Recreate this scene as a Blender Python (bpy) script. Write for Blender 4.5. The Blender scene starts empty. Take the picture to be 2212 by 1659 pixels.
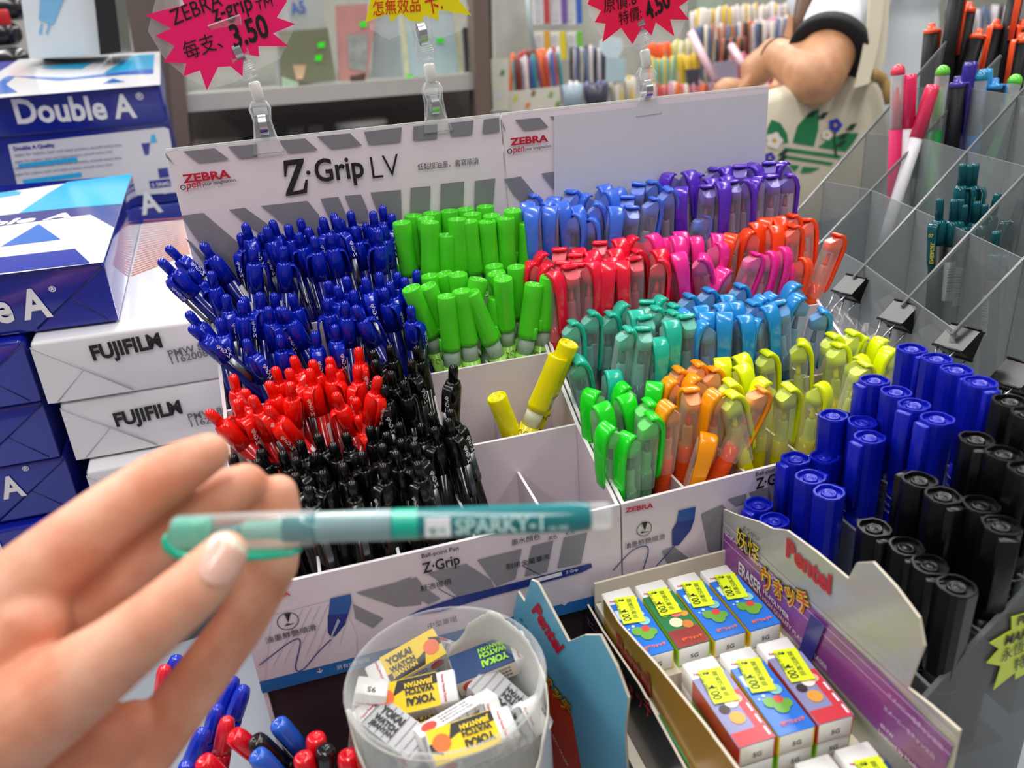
import bpy, bmesh, math, random
import numpy as np
from mathutils import Vector, Matrix
random.seed(7)
SC = bpy.context.scene
COL = SC.collection
# ---------------------------------------------------------------- camera
IW, IH, FPX = 2212.0, 1659.0, 1700.0
CX, CY = IW / 2, IH / 2
CAMZ = 0.375                                   # lens height above the counter (counter top is z = 0)
def cam_axes(pitch=24.0, roll=4.7, xr=7200.0):
    m = FPX / math.tan(math.radians(pitch))
    vv = np.array([m * math.sin(math.radians(roll)), m * math.cos(math.radians(roll)), FPX])
    r = np.array([xr, (-FPX * FPX - vv[0] * xr) / vv[1], FPX])
    r /= np.linalg.norm(r); d = vv / np.linalg.norm(vv)
    return np.array([r, np.cross(r, d), -d])
CM = cam_axes()
cam = bpy.data.cameras.new('camera'); camo = bpy.data.objects.new('camera', cam); COL.objects.link(camo)
right, up, back = Vector(CM[:, 0]), Vector(-CM[:, 1]), Vector(-CM[:, 2])
camo.matrix_world = Matrix(((right.x, up.x, back.x, 0), (right.y, up.y, back.y, 0), (right.z, up.z, back.z, CAMZ), (0, 0, 0, 1)))
cam.sensor_width = 36.0; cam.lens = FPX / IW * 36.0; cam.clip_start = 0.02; cam.clip_end = 40
cam.dof.use_dof = True; cam.dof.focus_distance = 0.50; cam.dof.aperture_fstop = 8.0
SC.camera = camo
# ---------------------------------------------------------------- world, exposure, lamps
w = bpy.data.worlds.new('shop_air'); SC.world = w; w.use_nodes = True
w.node_tree.nodes['Background'].inputs[0].default_value = (0.75, 0.8, 0.9, 1)
w.node_tree.nodes['Background'].inputs[1].default_value = 0.2
SC.view_settings.view_transform = 'Standard'; SC.view_settings.look = 'None'
SC.view_settings.gamma = 1.0; SC.view_settings.use_curve_mapping = False
SC.view_settings.exposure = -0.04
cy_ = SC.cycles
cy_.max_bounces = 7; cy_.diffuse_bounces = 3; cy_.glossy_bounces = 3; cy_.transmission_bounces = 5
cy_.transparent_max_bounces = 24; cy_.caustics_reflective = False; cy_.caustics_refractive = False
def lamp(name, x, y, z, sx, sy, power, col=(1, .97, .94)):
    l = bpy.data.lights.new(name, 'AREA'); l.shape = 'RECTANGLE'; l.size = sx; l.size_y = sy; l.energy = power; l.color = col
    o = bpy.data.objects.new(name, l); o.location = (x, y, z); COL.objects.link(o); o['kind'] = 'helper'
CEIL = 1.95
for i, x in enumerate((-1.35, 0.05, 1.45)):
    for j, y in enumerate((-0.7, 0.65, 2.0, 3.2)):
        lamp('ceiling_tube_light', x, y, CEIL - 0.07, 0.22, 1.15, 13.5 if y < 1.5 else 24)
# ---------------------------------------------------------------- picture point to place
def ray(px, py):
    return CM @ np.array([px - CX, py - CY, FPX])
def hit(px, py, ax, k):
    v = ray(px, py); i = 'xyz'.index(ax)
    t = (k - (CAMZ if i == 2 else 0)) / v[i]
    p = v * t; p[2] += CAMZ
    return Vector(p)
def dep(px, py, D):
    p = ray(px, py) / FPX * D; p[2] += CAMZ
    return Vector(p)
# ---------------------------------------------------------------- materials
def lin(c):
    return tuple(((x / 12.92) if x <= .04045 else ((x + .055) / 1.055) ** 2.4) for x in c)
def rgb(h):
    return lin(tuple(int(h[i:i + 2], 16) / 255 for i in (0, 2, 4)))
MATS = {}
def mat(name, hexcol, rough=.4, metal=0.0, coat=0.0, vary=.06, scale=60, sss=0.0, bump=0.0, emit=0.0, spec=.5):
    if name in MATS: return MATS[name]
    m = bpy.data.materials.new(name); m.use_nodes = True; nt = m.node_tree; b = nt.nodes['Principled BSDF']
    c = rgb(hexcol)
    tc = nt.nodes.new('ShaderNodeTexCoord'); nz = nt.nodes.new('ShaderNodeTexNoise'); nz.inputs['Scale'].default_value = scale
    nt.links.new(tc.outputs['Object'], nz.inputs['Vector'])
    mx = nt.nodes.new('ShaderNodeMix'); mx.data_type = 'RGBA'
    mx.inputs['A'].default_value = (*[x * (1 - vary) for x in c], 1); mx.inputs['B'].default_value = (*[min(1, x * (1 + vary)) for x in c], 1)
    nt.links.new(nz.outputs['Fac'], mx.inputs['Factor']); nt.links.new(mx.outputs['Result'], b.inputs['Base Color'])
    b.inputs['Roughness'].default_value = rough; b.inputs['Metallic'].default_value = metal
    b.inputs['Coat Weight'].default_value = coat; b.inputs['Coat Roughness'].default_value = .08
    b.inputs['Specular IOR Level'].default_value = spec
    if sss:
        b.inputs['Subsurface Weight'].default_value = sss; b.inputs['Subsurface Radius'].default_value = (1, .35, .2); b.inputs['Subsurface Scale'].default_value = .004
    if bump:
        bp = nt.nodes.new('ShaderNodeBump'); bp.inputs['Strength'].default_value = bump; bp.inputs['Distance'].default_value = .001
        nt.links.new(nz.outputs['Fac'], bp.inputs['Height']); nt.links.new(bp.outputs['Normal'], b.inputs['Normal'])
    if emit:
        b.inputs['Emission Color'].default_value = (*c, 1); b.inputs['Emission Strength'].default_value = emit
    MATS[name] = m; return m
def clear(name, hexcol, body=.25, rough=.12, tint='ffffff', vary=.1, edge=.5):
    """see-through plastic: tinted pass-through with a share of glossy coloured body"""
    if name in MATS: return MATS[name]
    m = bpy.data.materials.new(name); m.use_nodes = True; nt = m.node_tree; b = nt.nodes['Principled BSDF']; out = nt.nodes['Material Output']
    b.inputs['Base Color'].default_value = (*rgb(hexcol), 1); b.inputs['Roughness'].default_value = rough
    tr = nt.nodes.new('ShaderNodeBsdfTransparent'); tr.inputs[0].default_value = (*rgb(tint), 1)
    lw = nt.nodes.new('ShaderNodeLayerWeight'); lw.inputs['Blend'].default_value = .35
    nz = nt.nodes.new('ShaderNodeTexNoise'); nz.inputs['Scale'].default_value = 80
    tc = nt.nodes.new('ShaderNodeTexCoord'); nt.links.new(tc.outputs['Object'], nz.inputs['Vector'])
    mr = nt.nodes.new('ShaderNodeMapRange'); mr.inputs['To Min'].default_value = body; mr.inputs['To Max'].default_value = min(1, body + edge)
    nt.links.new(lw.outputs['Facing'], mr.inputs['Value'])
    ad = nt.nodes.new('ShaderNodeMath'); ad.operation = 'MULTIPLY_ADD'; ad.inputs[1].default_value = vary; nt.links.new(nz.outputs['Fac'], ad.inputs[0])
    nt.links.new(mr.outputs['Result'], ad.inputs[2])
    mx = nt.nodes.new('ShaderNodeMixShader'); nt.links.new(ad.outputs[0], mx.inputs[0]); nt.links.new(tr.outputs[0], mx.inputs[1]); nt.links.new(b.outputs[0], mx.inputs[2])
    nt.links.new(mx.outputs[0], out.inputs['Surface']); MATS[name] = m; return m
# ---------------------------------------------------------------- mesh building
TXT = {}
def text_mesh(s, bold):
    if bold < .05 and any(ord(q) > 0x2e80 for q in s): bold = 0.0
    k = (s, bold)
    if k not in TXT:
        c = bpy.data.curves.new('writing', 'FONT'); c.body = s; c.offset = bold; c.resolution_u = 3
        o = bpy.data.objects.new('writing', c); COL.objects.link(o)
        dg = bpy.context.evaluated_depsgraph_get(); me = bpy.data.meshes.new_from_object(o.evaluated_get(dg))
        v = [tuple(x.co) for x in me.vertices]; f = [tuple(p.vertices) for p in me.polygons]
        bpy.data.objects.remove(o); bpy.data.curves.remove(c); bpy.data.meshes.remove(me)
        TXT[k] = (v, f)
    return TXT[k]
class MB:
    def __init__(s): s.v = []; s.f = []; s.m = []; s.sm = []; s.mats = []
    def slot(s, m):
        if m not in s.mats: s.mats.append(m)
        return s.mats.index(m)
    def add(s, v, f, m, smooth=False, M=None):
        o = len(s.v); i = s.slot(m)
        s.v += [tuple(M @ Vector(p)) for p in v] if M is not None else [tuple(p) for p in v]
        for a in f:
            s.f.append(tuple(o + k for k in a)); s.m.append(i); s.sm.append(smooth)
        return s
    def box(s, x0, y0, z0, x1, y1, z1, m, M=None, bev=0.0, seg=2):
        if bev <= 0:
            v = [(x, y, z) for x in (x0, x1) for y in (y0, y1) for z in (z0, z1)]
            return s.add(v, [(0, 1, 3, 2), (4, 6, 7, 5), (0, 4, 5, 1), (2, 3, 7, 6), (0, 2, 6, 4), (1, 5, 7, 3)], m, False, M)
        bm = bmesh.new(); bmesh.ops.create_cube(bm, size=1)
        for q in bm.verts: q.co = Vector((x0 + (q.co.x + .5) * (x1 - x0), y0 + (q.co.y + .5) * (y1 - y0), z0 + (q.co.z + .5) * (z1 - z0)))
        bmesh.ops.bevel(bm, geom=bm.edges[:], offset=bev, segments=seg, affect='EDGES', profile=.5)
        bm.verts.index_update(); s.add([q.co for q in bm.verts], [[q.index for q in a.verts] for a in bm.faces], m, True, M); bm.free(); return s
    def loft(s, rings, m, smooth=True, cap0=True, cap1=True, M=None, close=True):
        n = len(rings[0]); v = [p for r in rings for p in r]; f = []
        for i in range(len(rings) - 1):
            for j in range(n if close else n - 1):
                k = (j + 1) % n; f.append((i * n + j, i * n + k, (i + 1) * n + k, (i + 1) * n + j))
        if cap0: f.append(tuple(range(n - 1, -1, -1)))
        if cap1: f.append(tuple((len(rings) - 1) * n + j for j in range(n)))
        return s.add(v, f, m, smooth, M)
    def lathe(s, prof, m, n=16, smooth=True, cap0=True, cap1=True, M=None, sx=1, sy=1, oct_=None):
        rings = []
        for r, z in prof:
            ring = []
            for j in range(n):
                a = 2 * math.pi * j / n + (math.pi / n if oct_ else 0)
                ring.append((r * sx * math.cos(a), r * sy * math.sin(a), z))
            rings.append(ring)
        return s.loft(rings, m, smooth, cap0, cap1, M)
    def rrect(s, prof, m, e=3.2, n=20, cap0=True, cap1=True, M=None, off=(0, 0)):
        """rounded-rectangle section: prof = [(half_x, half_y, z)]"""
        rings = []
        for hx, hy, z in prof:
            ring = []
            for j in range(n):
                a = 2 * math.pi * (j + .5) / n; c, q = math.cos(a), math.sin(a)
                ring.append((off[0] + hx * math.copysign(abs(c) ** (2 / e), c), off[1] + hy * math.copysign(abs(q) ** (2 / e), q), z))
            rings.append(ring)
        return s.loft(rings, m, True, cap0, cap1, M)
    def strip(s, path, m, M=None, smooth=True):
        """ribbon with thickness: path = [(x, z, half_width, half_thick)] in the local x-z plane"""
        rings = []; n = len(path)
        for i, (x, z, w, t) in enumerate(path):
            a = path[max(i - 1, 0)]; b = path[min(i + 1, n - 1)]; d = Vector((b[0] - a[0], b[1] - a[1])).normalized(); nx, nz = -d.y, d.x
            q = .75
            rings.append([(x + nx * t * u, w * v_, z + nz * t * u) for u, v_ in ((1, q), (q, 1), (-q, 1), (-1, q), (-1, -q), (-q, -1), (q, -1), (1, -q))])
        return s.loft(rings, m, smooth, True, True, M)
    def tube(s, pts, r, m, n=8, M=None, close=False):
        pts = [Vector(p) for p in pts]; rings = []; k = len(pts); rr = r if isinstance(r, (list, tuple)) else [r] * k
        ref = Vector((0, 0, 1))
        for i, p in enumerate(pts):
            d = (pts[min(i + 1, k - 1)] - pts[max(i - 1, 0)]).normalized()
            a = d.cross(ref)
            if a.length < .05: a = d.cross(Vector((0, 1, 0.01)))
            a.normalize(); b = d.cross(a).normalized()
            rings.append([p + a * rr[i] * math.cos(2 * math.pi * j / n) + b * rr[i] * math.sin(2 * math.pi * j / n) for j in range(n)])
        return s.loft(rings, m, True, True, True, M)
    def prism(s, poly, t, m, M=None, side=None, nrm=None):
        """polygon (list of 3D points in one plane) pushed along nrm by t"""
        P = [Vector(p) for p in poly]; n = len(P)
        nn = (nrm if nrm is not None else (P[1] - P[0]).cross(P[2] - P[0])).normalized() * t
        tri = fill(P)
        s.add(P, tri, m, False, M)
        s.add([p + nn for p in P], tri, m, False, M)
        return s.add(P + [p + nn for p in P], [(i, (i + 1) % n, n + (i + 1) % n, n + i) for i in range(n)], side or m, False, M)
    def flat(s, poly, m, M=None):
        P = [Vector(p) for p in poly]
        return s.add(P, fill(P), m, False, M)
    def write(s, txt, p0, p1, upv, m, lift=0.0, tall=1.0, bold=.012, slant=0.0):
        """one line of writing whose base runs from p0 to p1; upv = rough up"""
        v, f = text_mesh(txt, bold)
        if not v: return s
        p0, p1 = Vector(p0), Vector(p1); x = p1 - p0; wdt = max(q[0] for q in v) - min(q[0] for q in v); mn = min(q[0] for q in v)
        k = x.length / wdt; x.normalize(); n = x.cross(Vector(upv)).normalized(); y = n.cross(x).normalized()
        return s.add([p0 + x * ((q[0] - mn) + slant * q[1]) * k + y * q[1] * k * tall + n * lift for q in v], f, m)
    def build(s, name, parent=None, loc=None, rot=None):
        me = bpy.data.meshes.new(name); me.from_pydata(s.v, [], s.f)
        for m in s.mats: me.materials.append(m)
        me.polygons.foreach_set('material_index', s.m); me.polygons.foreach_set('use_smooth', s.sm); me.update()
        o = bpy.data.objects.new(name, me); COL.objects.link(o)
        if parent is not None: o.parent = parent
        if loc is not None: o.location = loc
        if rot is not None: o.rotation_euler = rot
        return o
def fill(P):
    from mathutils.geometry import tessellate_polygon
    return [tuple(t) for t in tessellate_polygon([P])]
def tag(o, label, cat, group=None, kind=None):
    o['label'] = label; o['category'] = cat
    if group: o['group'] = group
    if kind: o['kind'] = kind
    return o
def thing(name, label, cat, M=None, group=None):
    o = bpy.data.objects.new(name, None); COL.objects.link(o); o.empty_display_size = .01
    if M is not None: o.matrix_world = M
    return tag(o, label, cat, group)
def struct(o, kind='structure'):
    o['kind'] = kind; return o
def dup(root, M, label, group=None):
    r = root.copy(); COL.objects.link(r); r.matrix_world = M; r['label'] = label
    if group: r['group'] = group
    for ch in root.children:
        c = ch.copy(); COL.objects.link(c); c.parent = r; c.matrix_parent_inverse = ch.matrix_parent_inverse
        for g in ch.children:
            d = g.copy(); COL.objects.link(d); d.parent = c
    return r
def frame(p, z, x=(1, 0, 0)):
    z = Vector(z).normalized(); x = Vector(x); x = (x - z * x.dot(z)).normalized(); y = z.cross(x)
    return Matrix(((x.x, y.x, z.x, p[0]), (x.y, y.y, z.y, p[1]), (x.z, y.z, z.z, p[2]), (0, 0, 0, 1)))
ONES = 'zeroth first second third fourth fifth sixth seventh eighth ninth tenth eleventh twelfth thirteenth fourteenth fifteenth sixteenth seventeenth eighteenth nineteenth'.split()
TENS = {2: 'twent', 3: 'thirt', 4: 'fort', 5: 'fift', 6: 'sixt', 7: 'sevent'}
def nth(n):
    if n < 20: return ONES[n]
    return TENS[n // 10] + ('ieth' if n % 10 == 0 else 'y-' + ONES[n % 10])
WHITE = mat('white_card', 'e9e4e8', .35, vary=.02)
BLACKINK = mat('black_print', '17161a', .5, vary=.02)
UPZ = (0, 0, 1)
# ================================================================ the setting
FLOORZ = -0.86; CT = -.06                          # CT: counter top
def wallbox(name, a, b, m):
    return struct(MB().box(*a, *b, m).build(name))
floor = wallbox('floor', (-2.6, -1.9, FLOORZ - .05), (3.0, 4.4, FLOORZ), mat('floor_tile', 'b9bcc0', .3, vary=.08, scale=6))
wallbox('ceiling', (-2.6, -1.9, CEIL), (3.0, 4.4, CEIL + .05), mat('ceiling_paint', 'f2f2f0', .8))
wallbox('wall_back', (-2.6, 4.4, FLOORZ), (3.0, 4.45, CEIL), mat('wall_paint', '8c8a86', .8))
wallbox('wall_front', (-2.6, -1.95, FLOORZ), (3.0, -1.9, CEIL), mat('wall_paint', '8c8a86', .8))
wallbox('wall_left', (-2.65, -1.95, FLOORZ), (-2.6, 4.45, CEIL), mat('wall_paint', '8c8a86', .8))
wallbox('wall_right', (3.0, -1.95, FLOORZ), (3.05, 4.45, CEIL), mat('wall_paint', '8c8a86', .8))
for i, x in enumerate((-1.35, 0.05, 1.45)):
    for j, y in enumerate((-0.7, 0.65, 2.0, 3.2)):
        o = MB().box(-.13, -.6, -.05, .13, .6, 0, mat('lamp_housing', 'f4f4f4', .5), bev=.008).build('ceiling_lamp', loc=(x, y, CEIL))
        tag(o, 'white strip ceiling lamp in the ceiling grid over the shop', 'lamp', 'ceiling strip lamps')
# sales counter
cm = mat('counter_laminate', 'a9b0ba', .3, vary=.05, scale=12)
c = thing('sales_counter', 'pale grey laminate sales counter under the pen displays', 'counter', Matrix.Translation((0, 0, FLOORZ)))
MB().box(-.9, .02, CT - .03, .62, .95, CT, cm, bev=.003).build('worktop', c, (0, 0, -FLOORZ))
MB().box(-.88, .06, FLOORZ, .60, .93, CT - .03, mat('counter_base', '8b8f96', .5)).build('cabinet', c, (0, 0, -FLOORZ))
# ================================================================ the two stepped pen displays
YW = [.348, .408, .458, .500, .5385]
ZW = [.131, .153, .182, .214]
TIPZ = [.178, .205, .235, .267]
PL = .138
XL = [-.062 + .0413 * i for i in range(6)]
XR = [.1456 + .0407 * i for i in range(6)]
RED = mat('red_print', 'c21733', .45, vary=.02); GREYP = mat('grey_stripe_print', '85838c', .35, vary=.03)
BLUEP = mat('blue_strip_print', '2468ad', .35, vary=.03); PALE = mat('pale_photo_print', 'd9cfd8', .35, vary=.02)
NAVY = mat('navy_print', '1d2f80', .35, vary=.04); INKL = mat('ink_line_print', '3c4a86', .4)
CARD = mat('display_card', 'd8ccd6', .28, coat=.3, vary=.02)
INNER = mat('display_inner_card', 'dccfd8', .32, vary=.02); EDGE = mat('foamboard_edge', 'f3eff2', .5, vary=.02)
def P(pts, k, ax='y'):
    return [hit(a, b, ax, k) for a, b in pts]
def zo(o, pts, k=3.95):
    return [(o[0] + a / k, o[1] + b / k) for a, b in pts]
ARTN = [0]
def art(mb, pts, k, m, ax='y'):
    ARTN[0] = (ARTN[0] + 1) % 24
    return mb.flat([q - Vector((0, ARTN[0] * 4e-6, 0)) for q in P(pts, k, ax)], m)
def line(mb, pts, k, r, m):
    Q = P(pts, k); n = len(Q); L = []; R = []
    for i in range(n):
        d = (Q[min(i + 1, n - 1)] - Q[max(i - 1, 0)]).normalized(); t = Vector((-d.z, 0, d.x)) * r
        L.append(Q[i] + t); R.append(Q[i] - t)
    return mb.add(L + R, [(i, i + 1, n + i + 1, n + i) for i in range(n - 1)], m)
def say(mb, txt, a, b, k, m, tall=1.0, bold=.012, slant=0, ax='y', up=UPZ, lift=.0003):
    return mb.write(txt, hit(*a, ax, k), hit(*b, ax, k), up, m, lift, tall, bold, slant)
def smooth_pts(p, n=6):
    out = []
    for i in range(len(p) - 1):
        a, b, c, d = p[max(i - 1, 0)], p[i], p[i + 1], p[min(i + 2, len(p) - 1)]
        for t in range(n):
            u = t / n
            out.append(tuple(.5 * (2 * b[j] + (c[j] - a[j]) * u + (2 * a[j] - 5 * b[j] + 4 * c[j] - d[j]) * u * u + (3 * b[j] - a[j] - 3 * c[j] + d[j]) * u ** 3) for j in range(len(b))))
    out.append(tuple(p[-1])); return out
def ring(mb, c, rx, k, m, t=.0004, ax='y'):
    q = hit(*c, ax, k); r = rx / FPX * (CM.T @ np.array([q.x, q.y, q.z - CAMZ]))[2]; n = 28
    o = [q + Vector((math.cos(2 * math.pi * i / n) * r, 0, math.sin(2 * math.pi * i / n) * r)) for i in range(n)]
    i_ = [q + (p - q) * (1 - t / r) for p in o]
    return mb.add(o + i_, [(i, (i + 1) % n, n + (i + 1) % n, n + i) for i in range(n)], m)
def disc(mb, c, rx, k, m, ax='y', nrm=None):
    q = hit(*c, ax, k); r = rx / FPX * (CM.T @ np.array([q.x, q.y, q.z - CAMZ]))[2]; n = 20
    pl = [(math.cos(2 * math.pi * i / n) * r, math.sin(2 * math.pi * i / n) * r) for i in range(n)]
    return mb.flat([q + (Vector((a, 0, b)) if ax == 'y' else Vector((0, a, b))) for a, b in pl], m)
def display(xs, zr, label):
    t = thing('pen_display', label, 'display stand', Matrix.Translation((xs[0], .348, 0)), 'stepped card pen displays')
    inv = Matrix.Translation((-xs[0], -.348, 0))
    def part(mb, name):
        o = mb.build(name, t); o.data.transform(inv); return o
    x0, x1 = xs[0], xs[-1]
    side = [(.348, CT + .012), (.348, ZW[0]), (.408, ZW[1]), (.458, ZW[2]), (.500, ZW[3]), (.5385, .240), (.5385, CT + .012)]
    for x, dx in ((x0, .0022), (x1 - .0022, .0022)):
        mb = MB(); mb.prism([(x, y, z) for y, z in side], dx, INNER, nrm=Vector((1, 0, 0)), side=EDGE); part(mb, 'side_wall')
    for i in (1, 2, 3):
        mb = MB(); fl = TIPZ[i - 1] - PL - .003
        mb.box(x0 + .0023, YW[i] - .001, fl, x1 - .0023, YW[i] + .001, ZW[i] - .0001, INNER)
        mb.box(x0 + .0023, YW[i] - .00105, ZW[i] - .0001, x1 - .0023, YW[i] + .00105, ZW[i], EDGE); part(mb, 'step_wall')
    for i in range(4):
        fl = TIPZ[i] - PL - .002; zt = ZW[i] - .002
        part(MB().box(x0 + .0023, YW[i] + (.0045 if i == 0 else .0012), fl - .003, x1 - .0023, YW[i + 1] - .0012, fl - .001, INNER), 'step_floor')
        for x in xs[1:-1]:
            mb = MB().box(x - .0008, YW[i] + (.0045 if i == 0 else .0012), fl, x + .0008, YW[i + 1] - .0012, zt - .0001, INNER)
            mb.box(x - .0008, YW[i] + .0012, zt - .0001, x + .0008, YW[i + 1] - .0012, zt, EDGE); part(mb, 'divider')
    part(MB().box(x0 + .0023, .3504, CT + .011, x1 - .0023, .352, .0655, mat('maroon_board', '3a2a30', .5)), 'base_board')  # dark board across the open recess, its shade painted as board colour
    part(MB().box(x0, .3485, CT, x1, .5385, CT + .011, mat('display_foot', '8f9097', .4)), 'foot_tray')
    mb = MB(); z1 = ZW[0] + zr
    mb.prism([(x0, .348, .065), (x1, .348, .065 + zr), (x1, .348, z1), (x0, .348, ZW[0])], .002, CARD, nrm=Vector((0, -1, 0)), side=EDGE)
    F = .3455
    if zr == 0:
        f0 = (350, 1050)
        mb.flat([(x0, F, .0655), (x1, F, .0655), (x1, F, .0735), (x0, F, .0735)], BLUEP)
        for q in ([(1655, 910), (2170, 780), (2212, 830), (2212, 1010), (2000, 1030)], [(1630, 1010), (1890, 1130), (1800, 1210), (1650, 1130)]): art(mb, zo(f0, q), F, GREYP)
        f1 = (850, 1050)
        for q in ([(0, 830), (140, 780), (400, 960), (300, 1010)], [(290, 745), (620, 665), (830, 800), (870, 890), (560, 950), (420, 830)], [(715, 630), (1095, 535), (1040, 790), (880, 850)], [(1180, 510), (1365, 465), (1310, 730), (1120, 770)], [(1455, 440), (1655, 395), (1600, 660), (1400, 700)]): art(mb, zo(f1, q), F, GREYP)
        F2 = F - .0002; F3 = F - .0004
        art(mb, [(588, 1330), (735, 1292), (770, 1372), (770, 1435), (575, 1470)], F + .0001, PALE)
        for j in range(7): line(mb, [(590 + j * 24, 1440 - j * 8), (655 + j * 18, 1315 - j * 3)], F2, .00012, mat('rule_print', 'b8b0bb', .4))
        art(mb, zo(f0, [(1610, 920), (1617, 990), (1590, 1090), (1420, 1100), (1435, 960)]), F2, mat('mid_blue_print', '24549c', .35))
        art(mb, zo(f0, [(1590, 1085), (1560, 1180), (1480, 1280), (1440, 1285), (1415, 1250), (1415, 1100)]), F2, NAVY)
        art(mb, zo(f0, [(1500, 1130), (1520, 1150), (1450, 1290), (1438, 1285)]), F3, mat('silver_print', 'a8aec0', .3))
        line(mb, smooth_pts(zo(f0, [(830, 1530), (1050, 1360), (1150, 1305), (1180, 1330), (1165, 1420), (1140, 1540), (1165, 1580), (1230, 1540), (1330, 1420), (1440, 1310)])), F2, .00035, INKL)
        ring(mb, (622, 1342), 23, F2, BLACKINK); art(mb, [(614, 1327), (628, 1324), (623, 1345)], F2, BLACKINK); line(mb, [(615, 1352), (634, 1347), (618, 1348)], F2, .0003, BLACKINK)
        say(mb, '油墨鮮艷順滑', (575, 1389), (684, 1359), F2, BLACKINK, 1.0, .01)
        say(mb, 'ZEBRA', (565, 1299), (628, 1285), F2, RED, .75, .035)
        say(mb, '↓', (686, 1455), (699, 1451), F2, WHITE); say(mb, '另有5支組裝', (728, 1446), (800, 1427), F2, WHITE)
        say(mb, '↓', (1213, 1309), (1226, 1306), F2, WHITE)
        art(mb, [(880, 1332), (905, 1318), (985, 1290), (1040, 1277), (1255, 1222), (1277, 1217), (1279, 1225), (1258, 1236), (1045, 1292), (950, 1322)], F2, NAVY)
        art(mb, [(1150, 1252), (1213, 1235), (1214, 1243), (1151, 1260)], F3, WHITE)
        say(mb, 'Z Grip', (1222, 1239), (1248, 1232), F3, WHITE)
        say(mb, 'Ball-point Pen', (911, 1205), (991, 1187), F2, BLACKINK); say(mb, 'Z·Grip', (914, 1238), (994, 1217), F2, BLACKINK, 1.25, .02)
        say(mb, '墨水顏色', (1105, 1177), (1167, 1163), F2, BLACKINK); say(mb, '黑色', (1184, 1166), (1204, 1161), F2, BLACKINK); say(mb, '紅色', (1222, 1156), (1242, 1151), F2, BLACKINK)
        say(mb, '耐用金屬筆夾', (1094, 1230), (1188, 1206), F2, BLACKINK); say(mb, '舒適握柄', (909, 1277), (975, 1260), F2, BLACKINK); say(mb, '中型筆咀', (925, 1357), (988, 1340), F2, BLACKINK)
        line(mb, [(947, 1272), (985, 1292)], F2, .0002, BLACKINK); line(mb, [(1130, 1223), (1177, 1247)], F2, .0002, BLACKINK)
    else:
        mb.flat([(x0, F, .0655), (x1, F, .0655 + zr), (x1, F, .0735 + zr), (x0, F, .0735)], BLUEP); F2 = F - .0002
        for q in ([(1515, 1110), (1560, 1090), (1600, 1130), (1550, 1200), (1530, 1190)], [(1572, 1078), (1612, 1066), (1612, 1085), (1590, 1093)], [(1618, 1064), (1660, 1052), (1665, 1080), (1630, 1088)], [(1430, 1190), (1455, 1180), (1500, 1215), (1450, 1232)]): art(mb, q, F, GREYP)
        say(mb, 'ZEBRA', (1350, 1107), (1411, 1095), F2, RED, .75, .035)
        ring(mb, (1392, 1143), 18, F2, BLACKINK); art(mb, [(1386, 1129), (1399, 1127), (1393, 1146)], F2, BLACKINK); line(mb, [(1384, 1151), (1401, 1148), (1386, 1149)], F2, .0003, BLACKINK)
        say(mb, '油墨鮮艷順滑', (1349, 1185), (1436, 1163), F2, BLACKINK)
        art(mb, [(1466, 1103), (1503, 1094), (1500, 1122), (1462, 1128)], F2, mat('mid_blue_print', '24549c', .35)); art(mb, [(1462, 1128), (1500, 1122), (1492, 1145), (1466, 1178), (1452, 1178), (1452, 1145)], F2, NAVY)
        line(mb, smooth_pts([(1325, 1232), (1365, 1190), (1395, 1180), (1400, 1195), (1388, 1238), (1398, 1245), (1425, 1215), (1458, 1178)]), F2, .00035, INKL)
        say(mb, '↓', (1415, 1256), (1427, 1253), F2, WHITE); say(mb, '另有5支組裝', (1447, 1247), (1550, 1220), F2, WHITE)
        say(mb, 'Ball-point Pen', (1632, 1028), (1702, 1010), F2, BLACKINK); say(mb, 'Z·Grip', (1632, 1056), (1705, 1036), F2, BLACKINK, 1.25, .02)
    part(mb, 'front_panel')
    # back board with its print
    mb = MB(); zt = .3245; K = .5385 - .0008
    bx0, bx1 = (hit(358, 325, 'y', .5387).x, hit(1081, 252, 'y', .5387).x) if zr == 0 else (hit(1085, 258, 'y', .5387).x, hit(1661, 197, 'y', .5387).x)
    mb.box(bx0, .5387, CT + .012, bx1, .5410, zt, CARD, bev=.0004); mb.box(bx0, .5386, zt, bx1, .5411, zt + .0015, clear('clear_sleeve', 'ffffff', .45, .08))
    A, Z2 = (0, 0), (550, 0)
    K2 = K - .0002
    if zr == 0:
        for q in ([(357, 330), (377, 357), (359, 340)], [(395, 327), (463, 320), (495, 344), (428, 351)], [(492, 317), (555, 311), (556, 338), (517, 342)], [(603, 304), (659, 299), (687, 324), (623, 330)], [(684, 295), (756, 288), (782, 314), (715, 321)], [(786, 285), (868, 275), (865, 306), (797, 312)], [(893, 273), (945, 268), (944, 299), (892, 303)], [(968, 266), (1023, 260), (1020, 290), (975, 294)], [(1045, 258), (1078, 254), (1079, 284), (1042, 288)],
                  [(391, 466), (439, 460), (522, 531), (522, 640), (480, 590), (420, 510)], [(400, 515), (412, 522), (520, 640), (520, 660), (470, 610)], [(494, 453), (529, 449), (575, 482), (620, 520), (590, 520), (540, 490)], [(563, 445), (664, 434), (690, 466), (700, 520), (640, 510), (590, 465)], [(692, 429), (731, 425), (750, 470), (745, 500), (720, 490)], [(744, 423), (780, 420), (795, 456), (797, 480), (770, 480)], [(800, 416), (866, 410), (868, 480), (825, 480)], [(887, 406), (930, 402), (928, 470), (885, 470)], [(952, 397), (1003, 392), (1000, 470), (950, 470)], [(1026, 391), (1070, 385), (1062, 480), (1024, 470)]): art(mb, q, K, GREYP)
        say(mb, 'ZEBRA', (396, 395), (499, 383), K2, RED, .74, .04); say(mb, 'O', (391, 411), (403, 409), K2, BLACKINK); say(mb, 'pen', (404, 408), (434, 402), K2, RED, 1.05, .01, .25)
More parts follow.
